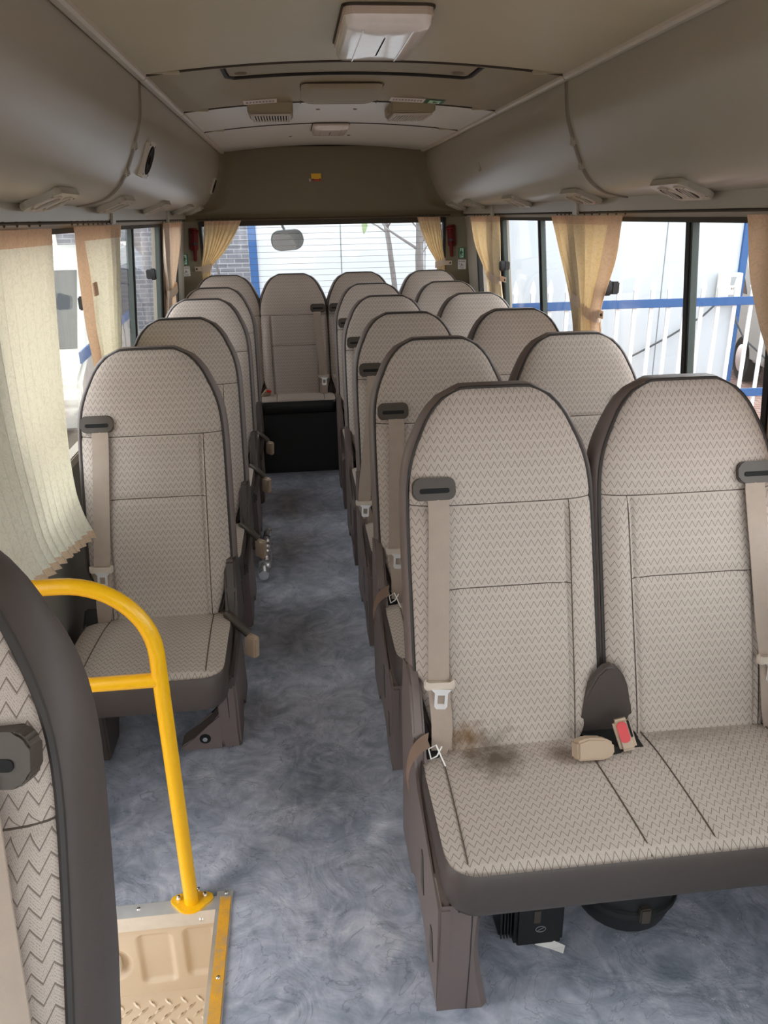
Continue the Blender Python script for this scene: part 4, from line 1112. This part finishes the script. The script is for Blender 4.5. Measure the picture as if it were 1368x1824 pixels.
def hooks(e, s, a, b_, n, axis='y', base=None):
    for k in range(n):
        y = a + (b_ - a) * (k + 0.5) / n
        p = (XC + s * (wall_d(1.497) - 0.020), y, 1.4985) if axis == 'y' else (y, base, 1.4985)
        obj('hook', cached('chook', lambda: tube_me('hook', [(0, 0.006 * math.cos(t), 0.008 * math.sin(t)) for t in [2 * PI * q / 8 for q in range(9)]], 0.0016, 'joint_dark', 5)), e, p)
def tieback(e, s, y0, y1, z, tail_y, off=0.03, axis='y', base=None, mt='curtain_pale'):
    """band round a gathered curtain with a tab pinned to the pillar"""
    cy_, hw_ = (y0 + y1) / 2, abs(y1 - y0) / 2 + 0.006
    x0 = XC + s * (wall_d(z) - off)
    rows = []
    for zz in (z + 0.02, z + 0.01, z - 0.01, z - 0.02):
        row = []
        for k in range(16):
            a = 2 * PI * k / 16
            if axis == 'y': row.append((x0 + 0.024 * math.cos(a), cy_ + hw_ * math.sin(a), zz + 0.012 * math.sin(a)))
            else: row.append((cy_ + hw_ * math.sin(a), base + 0.024 * math.cos(a), zz + 0.012 * math.sin(a)))
        rows.append(row)
    t = obj('tieback', grid_me('tieback', rows, mt, close=True), e)
    if axis == 'y':
        obj('tieback_tab', box_me('tieback_tab', (-0.012, min(cy_, tail_y), -0.014), (-0.009, max(cy_, tail_y), 0.014), mt, 0.001), e, (x0 + s * 0.012, 0, z))
        obj('snap', cached('snap', lambda: lathe_me('snap', [(0.0001, -0.006), (0.005, -0.005), (0.006, 0)], 'joint_dark', 10, 'x')), e, (x0 + s * 0.0, tail_y + (0.01 if tail_y < cy_ else -0.01), z))
    else:
        obj('tieback_tab', box_me('tieback_tab', (min(cy_, tail_y), -0.002, -0.014), (max(cy_, tail_y), 0.002, 0.014), mt, 0.001), e, (0, base - 0.012, z))
        obj('snap', cached('snapy', lambda: lathe_me('snap', [(0.0001, -0.006), (0.005, -0.005), (0.006, 0)], 'joint_dark', 10, 'y')), e, (tail_y + (0.012 if tail_y < cy_ else -0.012), base - 0.014, z))
# right side
e, _ = curtain('window_curtain', 'gathered gold curtain by the rear quarter window on the right', 1, [(1.488, 4.95, 4.27, 0), (1.32, 4.80, 4.31, 0), (1.17, 4.56, 4.33, 0), (1.05, 4.55, 4.30, 0), (0.92, 4.60, 4.26, 0)], 5, 0.016, 'curtain_gold', 0.035, seedv=1)
tieback(e, 1, 4.56, 4.33, 1.17, 4.20); hooks(e, 1, 4.95, 4.27, 8)
e, _ = curtain('window_curtain', 'slim gold curtain tied back on the far side of the middle right pillar', 1, [(1.488, 3.37, 3.12, 0), (1.35, 3.245, 3.07, 0), (1.19, 3.135, 3.0, 0), (1.06, 3.09, 2.965, 0), (0.90, 3.10, 2.95, 0)], 4, 0.014, 'curtain_gold', 0.035, seedv=2)
tieback(e, 1, 3.13, 3.0, 1.18, 2.95); hooks(e, 1, 3.37, 3.12, 5)
e, _ = curtain('window_curtain', 'wider gold curtain tied back on the near side of the middle right pillar', 1, [(1.488, 3.06, 2.60, 0), (1.345, 2.995, 2.68, 0), (1.165, 2.945, 2.82, 0), (1.07, 2.94, 2.815, 0), (0.90, 2.95, 2.79, 0)], 4, 0.020, 'curtain_gold', 0.05, edge_band=0.18, seedv=3)
tieback(e, 1, 2.945, 2.82, 1.15, 2.775, off=0.045); hooks(e, 1, 3.06, 2.60, 6)
e, _ = curtain('window_curtain', 'tan curtain at the right edge of the picture by the front bench', 1, [(1.488, 1.84, 1.35, 0), (1.36, 1.80, 1.42, 0), (1.25, 1.745, 1.5, 0), (1.15, 1.68, 1.52, 0), (1.0, 1.64, 1.53, 0), (0.85, 1.64, 1.50, 0)], 5, 0.02, 'curtain_hem', 0.045, seedv=4)
tieback(e, 1, 1.67, 1.52, 1.13, 1.46); hooks(e, 1, 1.84, 1.35, 6)
# left side
def hem1(u): return 0.10 * (1 - u) * 1.0 + 0.010 * (math.floor(u * 14) - u * 14)
e, _ = curtain('window_curtain', 'long hanging cream damask curtain on the left with a stepped hem', -1, [(1.485, 1.20, 2.29, 0.0), (1.30, 1.22, 2.25, 0.005), (1.05, 1.30, 2.20, 0.02), (0.90, 1.35, 2.09, 0.055), (0.75, 1.42, 2.10, 0.07), (0.66, 1.50, 2.135, 0.085)], 16, 0.006, 'curtain_cream', 0.035, seedv=5, hem=0.045, step_hem=hem1, nu=256)
hooks(e, -1, 1.2, 2.29, 12)
e, _ = curtain('window_curtain', 'pale pinkish lining hanging behind the long cream curtain', -1, [(1.48, 1.1, 1.7, 0.0), (1.0, 1.15, 1.72, 0.0), (0.66, 1.2, 1.68, 0.02)], 4, 0.008, 'curtain_pale', 0.012, seedv=9)
e, _ = curtain('window_curtain', 'cream curtain with a tan edge hanging second on the left side', -1, [(1.487, 2.53, 3.20, 0), (1.36, 2.57, 3.15, 0), (1.18, 2.62, 3.09, 0), (1.08, 2.67, 3.06, 0), (0.95, 2.72, 3.02, 0), (0.85, 2.75, 3.0, 0)], 7, 0.014, 'curtain_cream', 0.04, seedv=6, hem=0.06, edge_band=-0.10)
hooks(e, -1, 2.53, 3.2, 10)
obj('tape_patch', box_me('tape_patch', (-0.002, -0.025, -0.02), (0.002, 0.025, 0.02), 'curtain_hem'), e, (XC - wall_d(1.3) + 0.062, 2.63, 1.30))
e, _ = curtain('window_curtain', 'tied curtain by the rear quarter window on the left', -1, [(1.487, 4.28, 5.02, 0), (1.32, 4.30, 4.86, 0), (1.15, 4.38, 4.66, 0), (1.10, 4.36, 4.68, 0), (0.98, 4.34, 4.70, 0)], 5, 0.012, 'curtain_pale', 0.022, seedv=7)
tieback(e, -1, 4.38, 4.66, 1.14, 4.75); hooks(e, -1, 4.28, 5.02, 8)
# rear window curtains
e, _ = curtain('rear_curtain', 'gold pleated curtain tied at the left of the rear window', 1, [(1.490, -0.545, -0.315, 0), (1.40, -0.555, -0.365, 0), (1.30, -0.57, -0.44, 0), (1.215, -0.588, -0.525, 0), (1.17, -0.588, -0.535, 0), (1.0, -0.59, -0.52, 0)], 8, 0.010, 'curtain_gold', 0.0, seedv=8, axis='x', base=5.285, group='rear window curtains', nu=110)
tieback(e, 1, -0.586, -0.53, 1.205, -0.63, axis='x', base=5.285); hooks(e, 1, -0.545, -0.315, 7, 'x', 5.285)
e, _ = curtain('rear_curtain', 'gold pleated curtain tied at the right of the rear window', 1, [(1.490, 0.805, 0.955, 0), (1.40, 0.835, 0.965, 0), (1.30, 0.88, 0.975, 0), (1.215, 0.93, 0.99, 0), (1.17, 0.935, 0.99, 0), (1.0, 0.93, 0.995, 0)], 7, 0.009, 'curtain_gold', 0.0, seedv=11, axis='x', base=5.285, group='rear window curtains', nu=100)
tieback(e, 1, 0.93, 0.99, 1.205, 1.035, axis='x', base=5.285); hooks(e, 1, 0.805, 0.955, 6, 'x', 5.285)
tr = obj('curtain_rod', tube_me('curtain_rod', [(-0.60, 5.285, 1.4985), (1.02, 5.285, 1.4985)], 0.004, 'joint_dark', 6)); tag(tr, 'thin dark curtain rod across the top of the rear window', 'rod')

# ------------------------------------------------------------------ safety items on the rear corner pillars
def corner_y(x):
    s = -1 if x < XC else 1
    xa = (RX0 if s < 0 else RX1) + s * 0.02; xb = XC + s * 0.97
    return 5.325 + (5.25 - 5.325) * (x - xa) / (xb - xa)
def corner_rot(s): return math.atan2(-0.075, (XC + s * 0.97) - ((RX0 if s < 0 else RX1) + s * 0.02)) if s > 0 else math.atan2(0.075, 0.143)
for s, side, xh, zh, xs_, xw in ((-1, 'left', -0.627, 1.385, -0.688, -0.688), (1, 'right', 1.040, 1.375, 1.103, 1.105)):
    rz = -0.48 if s > 0 else 0.48
    h = empty('safety_hammer', (xh, corner_y(xh), zh), 'red emergency hammer in its holder on the %s rear pillar' % side, 'hammer', 'emergency hammers')
    h.rotation_euler = (0, 0.08 * s * -1, rz)
    obj('holder', box_me('holder', (-0.026, -0.022, -0.07), (0.026, 0.0, 0.066), 'red_plastic', 0.006), h)
    obj('handle', prism_me('handle', [(-0.012, -0.035), (0.012, -0.035), (0.011, -0.02), (-0.011, -0.02)], 2, -0.135, 0.06, 'red_plastic', 0.005), h)
    obj('hammer_head', tube_me('hammer_head', [(-0.022, -0.028, 0.045), (0.022, -0.028, 0.045)], 0.010, 'red_plastic', 10), h)
    obj('clip', box_me('clip', (-0.016, -0.04, -0.035), (0.016, -0.02, -0.022), 'plastic_black', 0.003), h)
    g_ = empty('exit_sign', (xs_, corner_y(xs_) - 0.002, 1.264), 'green running-man exit sticker on the %s rear pillar' % side, 'sign', 'exit stickers'); g_.rotation_euler = (0, 0, rz)
    obj('plate', box_me('plate', (-0.022, -0.002, -0.033), (0.022, 0.0, 0.033), 'sign_green'), g_)
    obj('pale_field', box_me('pale_field', (-0.014, -0.003, -0.029), (0.012, -0.0018, 0.029), 'sign_pale'), g_)
    man = [(-0.006, 0.000, 0.016, 0.023), (-0.010, 0.004, 0.002, 0.014), (-0.012, -0.006, -0.006, 0.006), (0.002, 0.010, 0.0, 0.005), (-0.006, 0.002, -0.008, 0.003), (-0.009, -0.004, -0.024, -0.006), (0.0, 0.004, -0.016, -0.006), (0.004, 0.009, -0.018, -0.013)]
    obj('running_man', rects_me('running_man', man, lambda a, b_: (a, -0.0036, b_), 'sign_green'), g_)
    p_ = empty('notice_sticker', (xw, corner_y(xw) - 0.002, 1.192), 'white printed notice sticker below the exit sign on the %s rear pillar' % side, 'sticker', 'notice stickers'); p_.rotation_euler = (0, 0, rz)
    obj('paper', box_me('paper', (-0.027, -0.0015, -0.03), (0.027, 0.0, 0.03), 'paper'), p_)
    obj('print', rects_me('print', [(a, b_, c + 0.02, d + 0.02) for a, b_, c, d in glyph_rows(7, 0.044, 0.012, 5)] + [(-0.018, -0.012, 0.0, 0.004), (-0.004, 0.002, -0.008, 0.006), (0.006, 0.012, -0.006, -0.002), (-0.018, 0.014, -0.018, -0.016), (-0.012, 0.016, -0.024, -0.0225), (-0.016, -0.006, -0.010, -0.007)], lambda a, b_: (a, -0.0022, b_), 'print'), p_)
ys_ = empty('bulkhead_sticker', (0.169, 5.352, 1.735), 'small yellow sticker with a red lower edge on the rear bulkhead', 'sticker')
obj('yellow_field', box_me('yellow_field', (-0.03, -0.002, -0.008), (0.032, 0.0, 0.024), 'sticker_yellow'), ys_)
obj('red_band', box_me('red_band', (-0.036, -0.002, -0.020), (0.032, 0.0, -0.008), 'sticker_red'), ys_)
obj('dark_marks', rects_me('dark_marks', [(-0.026, -0.014, -0.016, -0.006), (-0.008, -0.004, -0.015, -0.008), (0.002, 0.008, -0.015, -0.010), (0.022, 0.027, -0.014, -0.004)], lambda a, b_: (a, -0.0025, b_), 'print'), ys_)
obj('pale_foot', box_me('pale_foot', (-0.044, -0.002, -0.022), (-0.03, 0.0, -0.006), 'paper'), ys_)

# ------------------------------------------------------------------ outside
GZ = -0.78
gr = obj('ground', mesh_data('ground', [(-40, -30, GZ), (40, -30, GZ), (40, 45, GZ), (-40, 45, GZ)], [(0, 1, 2, 3)], 'paving'))
tag(gr, 'reddish brick paving outside the bus', kind='structure')
# reversing mirror outside the rear window
rm = empty('rear_view_mirror', (-0.035, 5.72, 1.355), 'rounded reversing mirror on an arm outside the rear window', 'mirror')
rm.rotation_euler = (0.18, -0.06, 0.1)
ml = rrect(0, 0, 0.225, 0.138, 0.058, 6)
obj('shell', prism_me('shell', ml, 1, 0.0, 0.03, 'mirror_shell', 0.008), rm)
obj('mirror_glass', prism_me('mirror_glass', [(p[0] * 0.94, p[1] * 0.91) for p in ml], 1, -0.004, 0.002, 'mirror_glass'), rm)
obj('arm', tube_me('arm', [(-0.01, 0.02, 0.06), (-0.03, 0.01, 0.11), (-0.06, -0.02, 0.18), (-0.07, -0.22, 0.24)], 0.009, 'mirror_shell', 8), rm)
# white prefab building behind the bus
BY = 9.4
bd = empty('prefab_building', (0, BY, GZ), 'white panelled prefab building with blue corner posts behind the bus', 'building')
n_p = 6; bx0, bx1 = -0.50, 5.50
for k in range(n_p):
    a = bx0 + 0.07 + (bx1 - bx0 - 0.14) * k / n_p; b_ = bx0 + 0.07 + (bx1 - bx0 - 0.14) * (k + 1) / n_p
    box('wall_panel', (a + 0.006, 0, 0.10), (b_ - 0.006, 0.05, 2.75), 'building_white', bd, 0.004)
    box('panel_rib', (a - 0.004, 0.01, 0.10), (a + 0.004, 0.05, 2.75), 'grey_print', bd)
box('side_wall', (bx1 - 0.05, 0.05, 0.1), (bx1, 2.6, 2.75), 'building_white', bd); box('side_wall', (bx0, 0.05, 0.1), (bx0 + 0.05, 2.6, 2.75), 'building_white', bd)
for x in (bx0, bx1 - 0.09): box('corner_post', (x, -0.03, 0), (x + 0.09, 0.08, 2.85), 'building_blue', bd, 0.004)
box('base_beam', (bx0 + 0.09, -0.02, 0), (bx1 - 0.09, 0.05, 0.1), 'building_blue', bd)
box('roof', (bx0 - 0.1, -0.1, 2.85), (bx1 + 0.1, 2.7, 3.0), 'building_white', bd)
mb = empty('meter_box', (5.27, BY - 0.035, 0.62), 'pale meter box with grey printed front on the building corner', 'meter box')
box('case', (-0.13, -0.12, -0.17), (0.13, 0.0, 0.16), 'white_plastic', mb, 0.006)
box('screen', (-0.02, -0.123, 0.02), (0.09, -0.118, 0.12), 'grey_print', mb); box('label_panel', (-0.03, -0.123, -0.14), (0.06, -0.118, -0.09), 'grey_print', mb)
obj('lettering', rects_me('lettering', glyph_rows(4, 0.10, 0.03, 8), lambda a, b_: (a + 0.035, -0.1235, b_ - 0.02), 'print'), mb)
cbz = obj('outdoor_cable', tube_me('outdoor_cable', [(5.2, BY - 0.06, 0.46), (5.0, BY - 0.07, 0.28), (4.6, BY - 0.08, 0.05), (4.2, BY - 0.08, -0.15), (3.6, BY - 0.08, -0.42), (3.0, BY - 0.08, -0.7)], 0.012, 'cable', 6))
tag(cbz, 'dark cable sagging across the white building wall behind the fence', 'cable')
cb2 = obj('outdoor_cable', tube_me('outdoor_cable', [(5.36, BY - 0.06, 0.44), (5.42, BY - 0.1, 0.2), (5.5, BY - 0.2, 0.0), (5.8, BY - 0.4, -0.3), (6.3, BY - 0.7, -0.5)], 0.012, 'cable', 6))
tag(cb2, 'dark cable drooping from the meter box towards the parked van', 'cable')
# fence
FY = 8.0
fn = empty('picket_fence', (0, FY, GZ), 'white picket fence with blue rails in front of the white building', 'fence')
pk = prism_me('picket', [(-0.018, 0.04), (0.018, 0.04), (0.018, 1.50), (0.030, 1.52), (0.018, 1.58), (0.0, 1.64), (-0.018, 1.58), (-0.030, 1.52), (-0.018, 1.50)], 1, -0.012, 0.012, 'fence_white', 0.002)
for k in range(28): obj('picket', pk, fn, (1.50 + k * 0.1835, 0, 0))
for z in (1.335, 0.35): box('rail', (1.3, -0.05, z), (6.6, -0.012, z + 0.085), 'building_blue', fn, 0.004)
for x in (1.40, 6.55): box('post', (x, -0.04, 0), (x + 0.07, 0.04, 1.66), 'building_blue', fn, 0.004)
# trees behind the rear window
def tree(x, y, path, r, label, seed, leaves):
    e = empty('bare_tree', (x, y, GZ), label, 'tree', 'thin trees behind the rear window')
    rnd = random.Random(seed)
    tube('trunk', path, r, 'bark', e, 8, radii=[r * (1 - 0.35 * k / (len(path) - 1)) for k in range(len(path))])
    tips = []
    for k in range(7):
        i = rnd.uniform(0.45, 0.98) * (len(path) - 1); p = Vector(path[int(i)]).lerp(Vector(path[min(int(i) + 1, len(path) - 1)]), i % 1)
        a = rnd.uniform(0, 2 * PI); pts = [p]; d = Vector((math.cos(a), math.sin(a) * 0.5, 0.6))
        for q in range(4): d = (d + Vector((rnd.uniform(-.4, .4), rnd.uniform(-.3, .3), rnd.uniform(-.1, .3)))).normalized(); pts.append(pts[-1] + d * rnd.uniform(0.12, 0.22))
        tube('branch', pts, r * 0.3, 'bark', e, 5, radii=[r * 0.32, r * 0.26, r * 0.2, r * 0.14, r * 0.08]); tips += pts[2:]
    for k in range(leaves):
        p = tips[k % len(tips)]; a = rnd.uniform(0, 6.28)
        obj('leaf', cached('leaf', lambda: grid_me('leaf', [[(0, 0, 0), (0.01, 0, 0)], [(-0.03, 0.01, -0.05), (0.035, 0.012, -0.05)], [(-0.02, 0.02, -0.10), (0.025, 0.02, -0.10)], [(0.0, 0.03, -0.14), (0.004, 0.03, -0.14)]], 'leaf')), e, p, (rnd.uniform(-.4, .4), rnd.uniform(-.4, .4), a))
tree(1.05, 8.5, [(0.06, 0, 0), (0.03, 0, 0.9), (0, 0, 1.6), (-0.05, 0, 2.0), (-0.09, 0, 2.25), (-0.12, 0, 3.0), (-0.10, 0, 3.6)], 0.032, 'slim leaning tree behind the right half of the rear window', 3, 6)
tree(1.13, 7.2, [(0.0, 0, 0), (0.0, 0, 1.0), (-0.01, 0, 1.9), (-0.01, 0, 2.4), (0.01, 0, 3.6)], 0.042, 'straight thin tree beside the right rear curtain', 4, 9)
tree(1.30, 8.4, [(0.0, 0, 0), (0.0, 0, 1.0), (-0.02, 0, 1.9), (0.03, 0, 2.4), (0.06, 0, 3.4)], 0.025, 'thinnest tree closest to the right rear curtain', 5, 8)
# grey brick building at the left rear
bb = empty('brick_building', (0, 14.0, GZ), 'grey brick building beyond the left half of the rear window', 'building')
box('wall', (-12, 0, 0), (-0.75, 4, 5.0), 'brick_grey', bb)
box('plinth', (-12, -0.06, 0), (-0.75, 0.0, 0.5), 'concrete', bb)
box('roof', (-12.2, -0.3, 5.0), (-0.6, 4.2, 5.2), 'concrete', bb)
for x in (-1.75, -3.1, -4.3, -5.6, -7.0):
    wdw = box('window', (x - 0.45, -0.04, 1.9), (x + 0.45, 0.02, 3.1), 'white_plastic', bb); 
    for q in (-1, 1): box('pane', (x + q * 0.21 - 0.18, -0.05, 1.97), (x + q * 0.21 + 0.18, -0.03, 3.03), 'van_glass', wdw)
tree(-1.3, 12.9, [(0.25, 0, 0), (0.20, 0, 0.9), (0.12, 0, 1.5), (0.0, 0, 2.0), (-0.1, 0, 2.4), (-0.14, 0, 3.2)], 0.022, 'pale bare sapling in front of the grey brick building', 6, 0)
# vans
def van(loc, rz, label, stripe):
    e = empty('parked_van', loc, label, 'van'); e.rotation_euler = (0, 0, rz)
    L, Wd = 4.6, 1.75
    prof = [(-2.2, 0.32), (-2.3, 0.75), (-2.2, 0.98), (-1.55, 1.12), (-0.95, 1.86), (-0.7, 1.97), (2.1, 2.0), (2.28, 1.85), (2.3, 0.4), (2.2, 0.3)]
    body = obj('body', prism_me('body', prof, 0, -Wd / 2, Wd / 2, 'van_paint', 0.04, 3), e)
    for s in (-1, 1):
        for (a, b_, c, d) in ((-1.30, -0.82, -0.45, -0.45), (-0.35, -0.35, 0.75, 0.75), (0.85, 0.85, 2.05, 2.05)):
            obj('side_window', prism_me('side_window', [(a, 1.18), (c, 1.18), (d, 1.76), (b_, 1.76)], 0, s * (Wd / 2 - 0.01), s * (Wd / 2 + 0.006), 'van_glass'), e)
        for y in (-1.4, 1.45):
            wh = obj('wheel', cached('wheel', lambda: lathe_me('wheel', [(0.05, -0.1), (0.30, -0.1), (0.32, -0.06), (0.32, 0.06), (0.30, 0.1), (0.05, 0.1)], 'tyre', 22, 'x')), e, (s * (Wd / 2 - 0.10), y, 0.32))
            obj('hub', cached('hub', lambda: lathe_me('hub', [(0.19, -0.105), (0.16, -0.112), (0.001, -0.115), (0.001, 0.115), (0.16, 0.112), (0.19, 0.105)], 'aluminium', 16, 'x')), wh)
        if stripe:
            box('blue_stripe', (s * Wd / 2 - 0.008, -2.1, 0.98 + 0.12), (s * Wd / 2 + 0.008, 2.2, 1.2), 'building_blue', e)
        box('door_line', (s * Wd / 2 - 0.004, 0.78, 0.5), (s * Wd / 2 + 0.004, 0.79, 1.8), 'joint_grey', e)
        obj('head_lamp', box_me('head_lamp', (s * 0.72 - 0.14, -2.27, 0.72), (s * 0.72 + 0.14, -2.12, 0.90), 'lens_clear', 0.02), e)
        obj('tail_lamp', box_me('tail_lamp', (s * 0.78 - 0.07, 2.24, 0.9), (s * 0.78 + 0.07, 2.32, 1.3), 'red_plastic', 0.01), e)
    obj('windscreen', prism_me('windscreen', [(-1.53, 1.16), (-0.98, 1.84), (-0.96, 1.82), (-1.50, 1.14)], 0, -0.75, 0.75, 'van_glass'), e)
    box('bumper', (-0.86, -2.36, 0.3), (0.86, -2.18, 0.56), 'plastic_dark', e, 0.03)
    box('rear_bumper', (-0.86, 2.24, 0.3), (0.86, 2.36, 0.52), 'plastic_dark', e, 0.03)
    return e
van((7.3, 11.6, GZ), math.radians(-10), 'pale parked van beyond the fence at the right edge', False)
van((-2.95, 9.2, GZ), math.radians(4), 'white parked van with a blue stripe outside the left windows', True)
sb = empty('market_stall', (-4.6, 7.0, GZ), 'red and white stall counter outside the left windows', 'stall')
box('counter', (-0.6, -1.2, 0), (0.6, 1.2, 0.9), 'red_plastic', sb, 0.02); box('counter_top', (-0.65, -1.25, 0.9), (0.65, 1.25, 0.96), 'white_plastic', sb, 0.01)
for (x, y) in ((-0.55, -1.1), (0.55, -1.1), (-0.55, 1.1), (0.55, 1.1)): box('post', (x - 0.03, y - 0.03, 0.9), (x + 0.03, y + 0.03, 2.3), 'aluminium', sb)
box('canopy', (-0.8, -1.4, 2.3), (0.8, 1.4, 2.36), 'building_blue', sb, 0.01)
